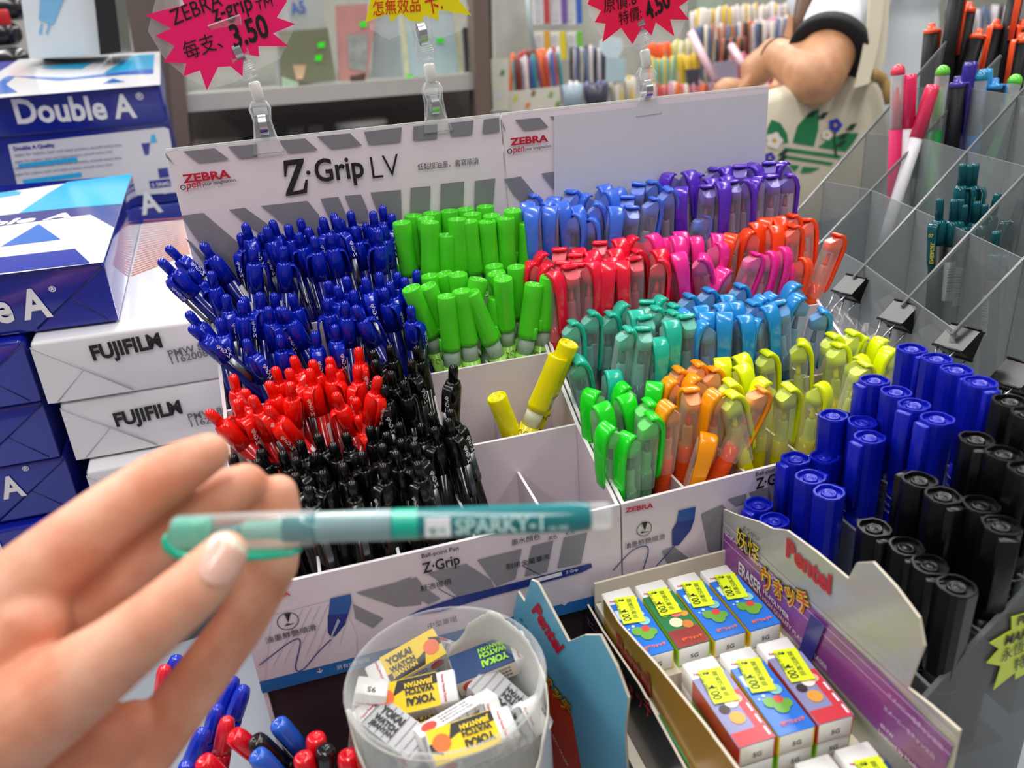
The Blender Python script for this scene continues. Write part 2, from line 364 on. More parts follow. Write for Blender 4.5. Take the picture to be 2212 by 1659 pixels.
        say(mb, 'your imagination.', (438, 402), (512, 391), K2, BLACKINK, 1, .01)
        art(mb, [(612, 347), (656, 342), (656, 350), (632, 414), (655, 409), (660, 388), (665, 388), (663, 417), (617, 424), (618, 416), (641, 355), (622, 358), (618, 382), (614, 382)], K2, BLACKINK)
        disc(mb, (666, 373), 4.5, K2, BLACKINK); say(mb, 'Grip', (683, 393), (788, 381), K2, BLACKINK, 1.15, .02); say(mb, 'LV', (805, 386), (865, 379), K2, BLACKINK, 1.12, -.01)
        say(mb, '低黏度油墨，書寫順滑', (902, 367), (1034, 353), K2, BLACKINK, 1.1)
    else:
        for q in ([(1112, 259), (1166, 254), (1185, 275), (1132, 281)], [(1086, 263), (1092, 284), (1086, 276)], [(1187, 252), (1196, 251), (1196, 260)], [(1088, 387), (1125, 381), (1157, 420), (1196, 460), (1150, 460), (1110, 420)], [(1169, 375), (1196, 371), (1196, 410)]): art(mb, q, K, GREYP)
        say(mb, 'ZEBRA', (1102, 314), (1184, 305), K2, RED, .72, .04); say(mb, 'O', (1096, 333), (1107, 331), K2, BLACKINK); say(mb, 'pen', (1108, 330), (1132, 326), K2, RED, 1.05, .01, .25)
        say(mb, 'your imagination.', (1134, 325), (1191, 317), K2, BLACKINK, 1, .01)
    part(mb, 'back_board')
    if zr:
        q = P([(1196, 250), (1655, 201), (1646, 420), (1197, 470)], K - .0005)
        part(MB().prism(q, .0006, mat('white_sheet', 'd6d6e0', .22, coat=.4, vary=.02), nrm=Vector((0, -1, 0))), 'white_sheet')
    return t
display(XL, 0, 'stepped white pen display with grey zebra stripes, beside the paper reams')
display(XR, .005, 'stepped white pen display holding clear highlighters under a blank white sheet')
# ================================================================ pens
CLIPM_ = mat('dark_clip_metal', '70737a', .3, 1.0, vary=.03)
SILVER = mat('bright_metal', 'c9ccd2', .22, 1.0, vary=.03)
LABELW = mat('label_paper', 'eeeef2', .5, vary=.02)
def barcode(mb, x, y0, z0, z1, w, ang):
    """small wrapped price-code label at angle ang round a barrel of radius x"""
    M = Matrix.Rotation(ang, 4, 'Z'); r = x + .0002; n = 5; a0 = -w; v = []
    for i in range(n):
        a = a0 + 2 * w * i / (n - 1); v += [(r * math.cos(a), r * math.sin(a), z0), (r * math.cos(a), r * math.sin(a), z1)]
    mb.add(v, [(2 * i, 2 * i + 2, 2 * i + 3, 2 * i + 1) for i in range(n - 1)], LABELW, False, M)
    for j in range(9):
        za = z0 + (z1 - z0) * (.25 + .07 * j); t = (z1 - z0) * random.choice((.012, .025)); r2 = r + .00015; v = []
        for i in range(4):
            a = -w * .2 + w * 1.0 * i / 3; v += [(r2 * math.cos(a), r2 * math.sin(a), za), (r2 * math.cos(a), r2 * math.sin(a), za + t)]
        mb.add(v, [(2 * i, 2 * i + 2, 2 * i + 3, 2 * i + 1) for i in range(3)], BLACKINK, False, M)
def proto(f):
    o = f(); return o
def slim_down(t, k):
    for o in t.children_recursive:
        if o.type == 'MESH': o.data.transform(Matrix.Diagonal((k, k, 1, 1)))
    return t
def mixhex(a, b, u):
    return ''.join('%02x' % int(int(a[i:i + 2], 16) * (1 - u) + int(b[i:i + 2], 16) * u) for i in (0, 2, 4))
def click_pen(col, dark, nm):
    L = PL; t = thing('click_pen', 'x', 'pen')
    C = mat(nm + '_pen_plastic', col, .17, coat=.3 if nm == 'red' else .12, vary=.03, spec=.45 if nm != 'black' else .35); D = mat(nm + '_pen_barrel', dark, .15, coat=.15, vary=.1, scale=40)
    MB().lathe([(.0032, L - .0112), (.0033, L - .0035), (.0030, L - .0017), (.0021, L - .0005), (.0008, L), (.0001, L + .0001)], C, 16).build('button', t)
    MB().lathe([(.0057, L - .0285), (.0058, L - .0145), (.0056, L - .0134), (.0050, L - .0118), (.0046, L - .0106), (.0038, L - .0104)], C, 20).build('upper_barrel', t)
    mb = MB().lathe([(.0008, .001), (.0016, .006), (.0030, .016), (.0048, .030), (.0053, .045), (.0054, L - .0285)], D, 16)
    barcode(mb, .0054, 0, L - .058, L - .0345, 1.0, random.uniform(1.6, 4.6)); mb.build('lower_barrel', t)
    k = [(.0040, L - .0122, .0036, .0007), (.0062, L - .0122, .0036, .0007), (.0080, L - .0140, .0034, .0007), (.0088, L - .017, .0032, .0007), (.0089, L - .0275, .0030, .0007)]
    mb = MB().strip(k, C); mb.write('Z·Grip', (.0097, 0, L - .0270), (.0097, 0, L - .0165), (0, 1, 0), LABELW, .0001, 1.0, .01); cb = mb.build('clip_base', t)
    MB().strip([(.0089, L - .0275, .0019, .0004), (.0085, L - .046, .0018, .0004), (.0076, L - .0475, .0018, .0006)], CLIPM_).build('clip', cb)
    return slim_down(t, .9)
def glue_pen(col, light, nm):
    L = PL; t = thing('glue_pen', 'x', 'glue pen')
    C = clear(nm + '_glue_cap', col, .80, .22, tint=col); B = clear(nm + '_glue_barrel', light, .78, .2, tint=light)
    mb = MB().lathe([(.0064, L - .036), (.0066, L - .033), (.0062, L - .022), (.0061, L - .010), (.0062, L - .0012), (.0058, L - .0002), (.0052, L), (.0050, L - .0012), (.0036, L - .0014), (.0034, L - .0006), (.0024, L - .0006), (.0022, L - .0014), (.0001, L - .0014)], C, 20)
    mb.build('cap', t)
    MB().box(.0050, -.0016, L - .036, .0076, .0016, L - .028, C, bev=.0008).build('clip', t)
    MB().lathe([(.0054, L - .047), (.0055, L - .0355)], clear(nm + '_glue_collar', 'a9c3b4' if nm == 'green' else 'd8d8b8', .75, .3), 16).build('collar', t)
    mb = MB().lathe([(.0030, .0), (.0052, .004), (.0060, .012), (.0061, L - .047)], B, 16)
    br = mat(nm + '_squiggle_print', '7d6a1c', .5)
    for j in range(10):
        a = j * .63; rr = .0063; z = L - .0520 + (j % 2) * .0008
        pts = [(rr * math.cos(a + .22 * math.cos(q)), rr * math.sin(a + .22 * math.cos(q)), z + .0017 * math.sin(q)) for q in [2 * math.pi * i / 8 for i in range(7)]]
        mb.tube(pts, .00022, br, 4)
    for j in range(3):
        a = j * 2.1; M = Matrix.Rotation(a, 4, 'Z'); mb.write('glue pen', (.0064, 0, L - .083), (.0064, 0, L - .060), (0, 1, 0), BLACKINK, 0, 1)
        break
    mb.build('barrel', t)
    return t
def sheared(hx, hy, z, drop, n=20, e=4.0):
    ring = []
    for j in range(n):
        q = 2 * math.pi * (j + .5) / n; c, w_ = math.cos(q), math.sin(q); x = hx * math.copysign(abs(c) ** (2 / e), c)
        ring.append((x, hy * math.copysign(abs(w_) ** (2 / e), w_), z - drop * min(1, max(0, (.0012 - x) / (hx + .0012)))))
    return ring
def liquid_marker(col, dark, nm, nib, text=False):
    """clear capped highlighter: wide flat cap with a slanted end and a coloured arching clip"""
    L = .135; t = thing('highlighter', 'x', 'highlighter'); DROP = .0012 if text else .0061
    C = mat(nm + '_highlighter_plastic', col, .2, coat=.3, vary=.03); CL = clear(nm + '_cap_clear_glow', mixhex('f8fafc', col, .0 if text else .10), .10, .08, tint=mixhex('ffffff', col, .02 if text else .10), vary=.04, edge=.38)  # clear cap tinted with the pen colour, painting in the glow from the ink
    INK = clear(nm + '_ink_barrel', dark, .80, .12, tint=col); N = mat(nm + '_nib', nib, .5); PL_ = mat(nm + '_plug_tint', mixhex(col, 'ffffff', .12), .25, vary=.04)
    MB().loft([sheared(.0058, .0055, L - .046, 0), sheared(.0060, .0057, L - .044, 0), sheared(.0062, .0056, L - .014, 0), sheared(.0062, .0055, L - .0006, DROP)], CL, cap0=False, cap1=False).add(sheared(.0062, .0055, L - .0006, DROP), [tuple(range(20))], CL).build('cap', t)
    MB().loft([sheared(.0056, .0051, L - .0125, 0), sheared(.0058, .0052, L - .0080, 0), sheared(.0059, .0052, L - .0011, DROP)], PL_, cap1=False).add(sheared(.0059, .0052, L - .0011, DROP), [tuple(range(20))], PL_).build('cap_plug', t)
    k = [(-.0012, L - .0004, .0056, .0006), (.0008, L + .0002, .0057, .0012), (.0036, L - .0005, .0058, .0017), (.0064, L - .0034, .0057, .0019), (.0083, L - .0085, .0053, .0017), (.0089, L - .0160, .0047, .0014), (.0088, L - .0310, .0043, .0012), (.0083, L - .0385, .0038, .0011), (.0074, L - .0408, .0026, .0009)]
    MB().strip(k, C).build('clip', t)
    mb = MB().lathe([(.0001, L - .0135), (.0012, L - .0140), (.0019, L - .0200), (.0019, L - .0225)], N, 10)
    mb.lathe([(.0024, L - .0225), (.0033, L - .0240), (.0034, L - .0330), (.0046, L - .0360)], clear(nm + '_nib_holder', mixhex('e4e8ec', col if nm not in ('purple', 'cornflower') else 'e07a80', .38), .42, .2, tint=mixhex('ffffff', col, .35)), 12, cap1=False); nb = mb.build('nib', t)
    mb = MB().lathe([(.0048, .0), (.0052, .001), (.0054, .006), (.0055, L - .050), (.0052, L - .047), (.0049, L - .046), (.0049, L - .036)], INK, 16)
    for j in range(3): mb.lathe([(.0055, L - .0540 - j * .0022), (.0056, L - .0535 - j * .0022), (.0055, L - .0530 - j * .0022)], INK, 16, cap0=False, cap1=False)
    if text:
        W2 = mat('pale_teal_print', 'bfe6e2', .4)
        mb.box(-.0032, .0050, .0455, .0034, .0058, .0535, LABELW); mb.write('螢光', (.0024, .0059, .0526), (.0024, .0059, .0466), (-1, 0, 0), mat('teal_print', '2f8f8c', .5), .0001, 1)
        mb.write('SPARKY-1', (.0026, .0057, .0440), (.0026, .0057, .0160), (-1, 0, 0), W2, .0003, 1.1, .02); mb.write('ink 360', (.0026, .0057, .0140), (.0026, .0057, .0080), (-1, 0, 0), W2, .0003, 1, .01)
        mb.lathe([(.00566, .0645), (.00566, .0885)], clear('neck_clear', 'bcd6d8', .38, .1), 18, cap0=False, cap1=False); mb.lathe([(.00565, .0560), (.00565, .0640)], mat('bright_teal_ring', '0fb097', .3, coat=.4), 18, cap0=False, cap1=False)
    nb.parent = mb.build('barrel', t)
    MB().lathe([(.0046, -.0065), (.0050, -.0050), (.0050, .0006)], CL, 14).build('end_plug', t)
    return slim_down(t, .9)
def parse(s, o, k=3.95):
    out = []
    for it in s.replace('\n', ' ').split(';'):
        it = it.strip()
        if not it: continue
        q = [float(x) for x in it.split(',')]
        out.append((o[0] + q[0] / k, o[1] + q[1] / k, q[2] if len(q) > 2 else 0.0, q[3] if len(q) > 3 else None))
    return out
rA, rB, rC, rD, rE, rF, rG, rH, rI = (340, 420), (800, 420), (420, 740), (900, 700), (1100, 340), (1200, 700), (1600, 0), (1650, 380), (1652, 700)
PENS = {}   # kind -> list of dict(row, px, py, lean, az)
def picks(kind, row, txt, o, k=3.95):
    PENS.setdefault((kind, row), []).extend(parse(txt, o, k))
picks('blue', 3, '765,240,10;760,320,3;935,222,8;940,265,6;935,318,3;1115,250,0,0;1190,320,5,180;1215,205,5;1340,270,5;1350,350,-2,180;1400,192,5;1470,192,8;1510,155,4;1500,250,0;1525,215,5;1500,320,0,0;1635,140,5;1600,280,12,0;1740,245,8;1820,140,2;1885,97,2;1920,170,0;1865,262,3;1925,290,0,180;810,445,-3,0;1060,440,-8,0;320,420,25;410,410,14;130,435,33;105,540,33;300,635,20,180;365,665,14,180', rA)
picks('blue', 2, '575,850,3,-80;735,868,3;740,895,0;870,830,2;955,843,-2;930,955,2;995,965,8,-80;1045,965,18;1135,848,13;375,980,20;540,1050,5,-80;300,1120,28;790,1225,8;950,1210,2;1365,1160,-3;1585,1095,-8;1485,730,2;1450,885,-3,180;1490,925,3,0;1585,765,0;1650,690,5;1680,810,6;1745,705,5;1755,765,8;1680,945,18,0;1870,660,3;1955,745,12;1925,795,6,-40;2040,660,0;2075,710,5;2190,645,-5;2165,945,0,-40', rA)
picks('red', 1, '325,270,0;325,490,10;150,570,30;450,390,12;470,455,10;610,330,10;630,540,25,-110;705,200,3;840,112,8;850,210,8;815,335,-8;960,152,0;965,218,3,-120;1120,125,8;1145,185,5,-30;1385,38,-3;1440,185,-5;1565,285,-20;1290,408,5;1380,468,5;1365,625,8,-85', rC)
picks('black', 1, '1525,60,0;1640,20,3;1530,145,5;1890,25,5;1845,145,3,-70;1655,245,5;1725,333,3;1475,362,5;1580,365,3,-110;2210,190,-8', rC)
picks('black', 0, '320,950,0;545,910,5;540,985,5;900,830,3;1015,780,5,-60;1260,770,3,-70;1165,855,8;790,915,3;880,970,5;1005,940,5,-75;1240,1030,8,-75;850,1110,5,-70;965,1225,8;1520,705,0;1635,760,5;1730,680,5;1600,860,0;1755,820,8;1850,850,8;1710,925,5,-30;1610,1030,-3,-140;1895,1015,5,-140;1980,600,5;2140,575,0;1970,680,5,-80;2050,715,3,-140;2150,645,5,-60;1100,1090,0;1420,930,3;1340,1180,4', rC)
picks('green', 3, '215,240,9;380,170,3;485,195,2;525,150,0;615,215,-3;660,135,0;735,205,0;795,120,0;820,225,0;855,160,0;980,95,0;990,225,-2;1050,170,0;1115,200,-3;1225,130,0;1275,250,-5;680,335,0;785,390,-8', rB)
picks('green', 2, '485,690,3;600,675,8;715,680,2;370,790,15;500,775,18;720,850,-4;790,815,-5;845,840,22;1030,670,5;1070,600,0;1110,715,2;1220,615,5;930,715,-18;1110,875,-22;1375,765,-14;1480,705,-14', rB)
picks('yellowglue', 1, '1275,165,-22;1205,275,-18;735,605,22', rD)
picks('hblue', 3, '205,325,0;165,390,0,-100;215,430,0,-120;335,380,0;375,425,0,-120;400,345,0;475,385,0,-90;520,295,0,20;620,415,0;700,315,0;600,475,-10,-40;635,530,-10,-30;745,390,0,-20;805,245,0;815,295,0;910,275,5,-70;1000,240,-5;1040,335,0;1065,425,-12,90;895,430,-8;1205,210,0,0;1190,355,-15,0;1360,270,3,0;1660,500,-30,0', rE)
picks('purple', 3, '1385,140,0,200;1520,125;1545,250,0,-120;1665,140;1690,190;1715,245,0,90;1730,100;1840,90;1810,215,0,-90;1950,80;1920,205,0,90;1880,165;2070,60;2070,185,0,-45;2010,110;2170,95;2180,170,0,90', rE)
picks('purple', 3, '60,1300;150,1280;230,1285;290,1375,0,-20;110,1400,0,-150;210,1380,0,90', rG, 3.606)
picks('red_h', 2, '310,815,0,180;410,790;320,880,0,180;365,910,0,180;545,790;530,840;510,895;440,970,0,-60;675,810;625,910;745,735;900,705;1085,680,0,180;830,800;720,865;780,910,0,-110;880,860;955,895,0,-110;1050,870,0,90;1060,800,0,0;1275,790;1280,870,-12,-30;560,930,0,90;660,905,0,-60', rE)
picks('pink', 2, '1210,665;1290,700;1460,640;1425,680,0,-90;1565,685,0,-90;1415,825,8,-100;1740,665,-5;1830,725,-10,-60;1690,840,10,-30;1850,960,-22,-150;2100,820,-22,0;2200,840,-25,0', rE)
picks('pink', 2, '90,640,-18,-60;210,740,-15,-60;150,610,-15', rH, 3.936)
picks('orange', 2, '1895,660,8,-140;2080,625,0,180;2130,555,0', rE)
picks('orange', 2, '60,365,0;175,345,0;215,430,0,0;320,380,3,0;80,430,-3,-90;300,705,-15,-60;620,500,-22,0;20,365,0', rH, 3.936)
picks('teal', 1, '525,1410,5,0;695,1325,0,0;840,1335,0,0;1010,1245,0,180;1050,1315,0,-90;1180,1235;1215,1290;1320,1195,0,180;1370,1265,0,0;1375,1325,0,0;1145,1370,0,90;1180,1460,-8,90;1035,1460,-15,0;1325,1405,0,-90;1265,1545,0,-90;1510,1360,0,90', rE)
picks('teal', 1, '165,310,12,0;490,400,0,-90', rF)
picks('sky', 1, '1515,1180,-5,0;1690,1130,0,0;1530,1310;1645,1270;1660,1330,0,-110;1700,1405,0,180;1785,1255;1840,1180;1835,1330,0,-120;1925,1240,0,-90;1950,1095,0,0;2060,1240,0,0;2045,1345,0,-90;2160,1365,0,-150;2180,1270;2195,1190', rE)
picks('sky', 1, '70,1010,0,180;40,1100,0,90;300,920,-18,180;330,1020,-15,180;470,1145,-15,-20', rH, 3.936)
picks('yellow', 0, '1420,295,2,-110;1545,270,5;1565,355,8,-80;1785,250,5,0;2075,155,5,-30;1465,505,10,0;1520,600,5,0;1820,475,0,180;1965,545,3,0', rF)
picks('yellow', 0, '560,100,0,0;775,65,0,0;800,110,0,180;585,185,0,0;1005,130,5,180;1095,215,-10,180;790,275,-5;840,340,-15,0;460,510,-14,-60', rI)
picks('green_h', 0, '330,565,5,-150;375,685,8,-80;620,520,0,180;575,610,5,-80;855,500,-5,-120;775,670,-3,0;740,800,-3,0;540,850,-6,195;660,935,-8,200', rF)
picks('amber', 0, '1020,390,5,0;1215,335,0;1275,395,0,0;1225,445,0,180;1010,475,3,180;1165,565,-3,90;1405,575,-10,190;985,680,0,190;1710,565,-22,0;1300,940,-22,-110', rF)
KIND = {
 'blue': (lambda: click_pen('051fae', '040e70', 'blue'), 'royal blue click pen', 'left'),
 'red': (lambda: click_pen('f01408', 'b00a10', 'red'), 'bright red click pen', 'left'),
 'black': (lambda: click_pen('0c0c0e', '0a0a0c', 'black'), 'glossy black click pen', 'left'),
 'green': (lambda: glue_pen('52dc28', 'a2e860', 'green'), 'lime green capped glue pen', 'left'),
 'yellowglue': (lambda: glue_pen('eade00', 'f0e020', 'yellow'), 'yellow capped glue pen', 'left'),
 'hblue': (lambda: liquid_marker('3f74ec', '2a3560', 'cornflower', '5a4a78'), 'cornflower blue highlighter', 'right'),
 'purple': (lambda: liquid_marker('5a2cc4', '5a3a70', 'purple', 'b86a80'), 'purple highlighter', 'right'),
 'red_h': (lambda: liquid_marker('f41238', 'd82038', 'crimson', 'ff5a48'), 'crimson highlighter', 'right'),
 'pink': (lambda: liquid_marker('ff2c9c', 'e03060', 'pink', 'f04890'), 'hot pink highlighter', 'right'),
 'orange': (lambda: liquid_marker('ff4a12', 'ff5a28', 'vermilion', 'ff5030'), 'vermilion orange highlighter', 'right'),
 'teal': (lambda: liquid_marker('22bfa4', '3f6a72', 'teal', '3a7a7c'), 'teal highlighter', 'right'),
 'sky': (lambda: liquid_marker('1e92dc', '3a6a94', 'sky', '4a6a8a'), 'sky blue highlighter', 'right'),
 'yellow': (lambda: liquid_marker('e4f400', 'e2d400', 'yellow', 'f0e600'), 'fluorescent yellow highlighter', 'right'),
 'green_h': (lambda: liquid_marker('16dc1e', '5a8a6a', 'grass', '4a7a70'), 'grass green highlighter', 'right'),
 'amber': (lambda: liquid_marker('ff9a00', 'ff5a20', 'orange', 'ff5030'), 'amber orange highlighter', 'right'),
}
STEP = ['bottom step', 'second step up', 'third step up', 'top step']
# gather all pens of one display, settle them in their bins, then build
def solve(side):
    xs = XL if side == 'left' else XR; items = []
    for (kind, row), lst in PENS.items():
        if KIND[kind][2] != side: continue
        r = .0058 if kind in ('blue', 'red', 'black') else (.0066 if 'glue' in kind or kind == 'green' else .0064)
        for px, py, a, az in lst:
            L = PL if KIND[kind][2] == 'left' else .135
            T = hit(px, py, 'z', TIPZ[row]); ylo, yhi = YW[row] + r + (.0055 if row == 0 else .001), YW[row + 1] - r - .001
            if T.y < ylo: T = hit(px, py, 'y', ylo)
            if T.y > yhi: T = hit(px, py, 'y', yhi)
            e = math.radians(a); Bx = T.x + L * math.sin(e)
            bx0, bx1 = xs[0] + r + .002, xs[-1] - r - .002
            Bx = min(max(Bx, bx0), bx1)
            c = min(4, max(0, int((Bx - xs[0]) / (xs[1] - xs[0]))))
            lo, hi = xs[c] + r + .001, xs[c + 1] - r - .001
            items.append(dict(kind=kind, row=row, T=[T.x, T.y], Tz=T.z, T0=[T.x, T.y], B=[min(max(Bx, lo), hi), T.y + random.uniform(-.004, .004)], lo=lo, hi=hi, ylo=ylo, yhi=yhi, r=r, L=L, az=az, px=px, py=py))
    n = len(items); T = np.array([i['T'] for i in items]); B = np.array([i['B'] for i in items]); T0 = T.copy()
    R = np.array([i['r'] for i in items]); row = np.array([i['row'] for i in items])
    Tz = np.array([i['Tz'] for i in items]); Ls = np.array([i['L'] for i in items]); lo = np.array([i['lo'] for i in items]); hi = np.array([i['hi'] for i in items]); yl = np.array([i['ylo'] for i in items]); yh = np.array([i['yhi'] for i in items])
    for it in range(140):
        for d in (.02, .045, .07, .10, .13):                      # compare at equal heights below the tip
            f = d / .138; S = T * (1 - f) + B * f
            D = S[:, None, :] - S[None, :, :]; dist = np.sqrt((D ** 2).sum(2)) + 1e-9
            need = R[:, None] + R[None, :]; ov = np.where((dist < need) & (row[:, None] == row[None, :]), need - dist, 0); np.fill_diagonal(ov, 0)
            push = (D / dist[:, :, None] * ov[:, :, None]).sum(1) * .22
            T += push * (1 - f) ; B += push * f
        T += (T0 - T) * .11
        T[:, 1] = np.clip(T[:, 1], yl, yh); B[:, 1] = np.clip(B[:, 1], yl, yh); B[:, 0] = np.clip(B[:, 0], lo, hi)
    for i, q in enumerate(items):
        # keep each tip on its own sight line: slide height with depth change
        t = hit(q['px'], q['py'], 'y', float(T[i, 1])); q['tip'] = Vector((float(T[i, 0]), float(T[i, 1]), min(max(t.z, q['Tz'] - .012), q['Tz'] + .012)))
        q['base'] = Vector((float(B[i, 0]), float(B[i, 1]), 0))
    return items
PROTO = {}
COUNTFROM = {'left': 'paper reams', 'right': 'seam between the displays'}
def place_pens(side):
    items = solve(side); byg = {}
    for q in items: byg.setdefault((q['kind'], q['row']), []).append(q)
    for (kind, row), lst in byg.items():
        lst.sort(key=lambda q: q['px'])
        mk, nm, _ = KIND[kind]
        for i, q in enumerate(lst):
            h = Vector((q['tip'].x - q['base'].x, q['tip'].y - q['base'].y)); l = q['L']
            if h.length > l * .55: h *= l * .55 / h.length
            d = Vector((h.x, h.y, math.sqrt(l * l - h.length ** 2))) / l
            base = q['tip'] - d * l
            if base.z < .006: base.z = .006
            az = q['az'] if q['az'] is not None else random.choice((-95, -60, -130, 0, 180, -80, 60))
            M = frame(base, d) @ Matrix.Rotation(math.radians(az), 4, 'Z')
            lab = f"{nm} on the {STEP[row]}, {nth(i + 1)} counting from the {COUNTFROM[side]}"
            g = f"{nm}s on the {STEP[row]}"
            if kind not in PROTO:
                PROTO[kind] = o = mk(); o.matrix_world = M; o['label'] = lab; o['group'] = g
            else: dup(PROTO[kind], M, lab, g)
place_pens('left'); place_pens('right')
# ================================================================ erasers, jar and trays
STICK = mat('neon_price_paper', 'dcf01a', .5, vary=.02); RUB = mat('white_eraser', 'f0f0ee', .35, coat=.3, vary=.02)
YEL = mat('yellow_print', 'f2cf18', .35, vary=.03); ORG = mat('orange_print', 'ef6a1e', .4)
EL, EW, EH = .054, .0172, .0115
def eraser(kind, el=EL, ew=EW, eh=EH, sticker=True):
    """wrapped eraser: long axis local x, bare end at +x"""
    t = thing('eraser', 'x', 'eraser'); h, w = el / 2, ew / 2
    mb = MB().box(-h, -w, 0, h, w, eh, RUB, bev=.0007, seg=1)
    if kind == 'green' or kind == 'blue' or kind == 'red': mb.write('5G', (-h - .0001, .0022, eh * .35), (-h - .0001, -.0022, eh * .35), UPZ, BLACKINK, .0001)
    else: mb.write('95', (h + .0001, -.002, eh * .6), (h + .0001, .002, eh * .6), UPZ, BLACKINK, .0001)
    mb.build('eraser_block', t)
    base = {'blue': ('eraser_blue', '2472d8', YEL), 'green': ('eraser_green', '2c7a4a', mat('lime_print', '9adf2c', .35)), 'red': ('eraser_slate', '8a8cb8', mat('red_side_print', 'd2382e', .35)),
            'yellow': ('eraser_yellow', 'f2cf18', LABELW), 'navy': ('eraser_navy', '1f3f6e', mat('cream_print', 'efe0d0', .4)), 'mono': ('eraser_grey', 'b9b9bc', LABELW)}[kind]
    T = mat(base[0], base[1], .25, coat=.3, vary=.05); S = base[2]; e = .00035; x1 = h - el * .22
    mb = MB().box(-h + .0004, -w - e, -e * .2, x1, w + e, eh * .97, S); mb.box(-h + .0004, -w - e, eh * .97, x1, w + e, eh + e, T); zt = eh + e + .00012
    Rr = lambda a, b, c, d, m, z=zt: mb.flat([(a, b, z), (c, b, z), (c, d, z), (a, d, z)], m)
    SN = [0]
    def spot(x, y, r, m, z=zt + .0001):
        SN[0] += 1; z += SN[0] * 1.5e-5; mb.flat([(x + r * math.cos(q), y + r * math.sin(q), z) for q in [2 * math.pi * i / 14 for i in range(14)]], m)
    for j in range(3 if kind != 'mono' else 2): mb.write('Pentel', (x1 + .0022, w * (.8 - .6 * j), zt - .0002), (x1 + .0022, w * (.8 - .6 * j) - w * .52, zt - .0002), (1, 0, 0), RED, .0001, 1, .03)
    if kind == 'blue':
        PB = mat('bubble_print', 'cfe4f4', .3); AQ = mat('aqua_bubble_print', '8cc8c8', .3)
        for i in range(14): spot(random.uniform(-h + .004, x1 - .003), random.uniform(-w + .002, w - .002), random.uniform(.0005, .0012), PB)
        mb.flat([(h * .36, w * .9, zt), (h * .36, -w * .5, zt), (h * .1, -w * .75, zt), (-h * .12, -w * .2, zt), (-h * .05, w * .5, zt), (h * .12, w * .92, zt)], PB); spot(-h * .1, -w * .45, .0032, AQ)
        for x, y, r in ((-.009, .0025, .0032), (-.013, -.001, .0036), (-.0115, -.0045, .0026)): spot(x, y, r, mat('leaf_green_print', '6aa63c', .3))
        spot(-.0085, -.002, .0022, mat('coral_print', 'd8483c', .3), zt + .0002)
        mb.write('妖怪ウォッチ', (-h + .0045, w * .55, zt + .0003), (-h + .0045, -w * .8, zt + .0003), (1, 0, 0), ORG, .0001, 1.2, .05)
    elif kind == 'green':
        Rr(-h + .0004, -w, -h + .013, w, mat('maroon_print', '8e3434', .3))
        for x, y, r, c in ((.004, -.004, .0026, 'f0f0ee'), (-.002, -.002, .0034, 'e8747e'), (-.001, .004, .0026, '7fb040'), (-.009, .001, .0036, 'efdcb8'), (-.004, -.006, .0022, 'e09a3c'), (-.012, -.004, .003, 'c88040')): spot(x, y, r, mat('patch_' + c, c, .3))
        mb.write('妖怪ウォッチ', (-h + .004, w * .5, zt + .0003), (-h + .004, -w * .8, zt + .0003), (1, 0, 0), ORG, .0001, 1.2, .05)
    elif kind == 'red':
        MR = mat('fret_red_print', 'cf3a44', .3); Rr(-h + .0004, -w, -h + .008, w, MR); Rr(-h + .008, -w, x1 - .012, -w + .005, MR)
        for i in range(3): mb.flat([(-h + .002 + i * .007, -w + .0008, zt + .0002), (-h + .007 + i * .007, -w + .0008, zt + .0002), (-h + .007 + i * .007, -w + .0018, zt + .0002), (-h + .002 + i * .007, -w + .0018, zt + .0002)], LABELW)
        for x, y, r, c in ((.002, .004, .003, 'd8b070'), (-.003, -.001, .0034, 'efe6da'), (-.006, .004, .0026, '3a2a2c'), (-.012, .001, .0036, 'e8a040'), (-.002, -.0045, .0026, 'e2b2a2')): spot(x, y, r, mat('patch_' + c, c, .3))
        mb.write('Pentel', (x1 - .004, -w * .62, zt + .0003), (x1 - .013, -w * .62, zt + .0003), (0, 1, 0), RED, .0001, 1, .03)
    elif kind in ('yellow', 'mono', 'navy'):
        bk = BLACKINK
        if kind == 'yellow': mb.flat([(x1, w, zt), (x1, w * .35, zt), (-h * .3, w * .35, zt), (-h * .55, w * .1, zt), (-h * .4, w, zt)], bk); mb.flat([(-h, w * .2, zt), (-h, -w * .3, zt), (-h * .75, -w * .6, zt), (-h * .8, w * .2, zt)], bk); spot(-h * .72, w * .1, .0042, ORG)
        if kind == 'mono':
            for i in range(8): Rr(-h + .002 + i * .0042, -w, -h + .0028 + i * .0042, w, mat('grey_weave_print', '8a8a90', .4))
        fg = bk if kind != 'navy' else mat('lime_print', '9adf2c', .35)
        mb.write('YOKAI', (x1 - .002, -w * .22, zt + .0003), (x1 - .016, -w * .22, zt + .0003), (0, -1, 0), fg, .0001, 1.1, .05); mb.write('WATCH', (x1 - .002, w * .33, zt + .0003), (x1 - .016, w * .33, zt + .0003), (0, -1, 0), fg, .0001, 1.05, .05); mb.write('JIBANYAN', (x1 - .002, w * .72, zt + .0003), (x1 - .016, w * .72, zt + .0003), (0, -1, 0), fg if kind != 'yellow' else YEL, .0001, 1.1, .04)
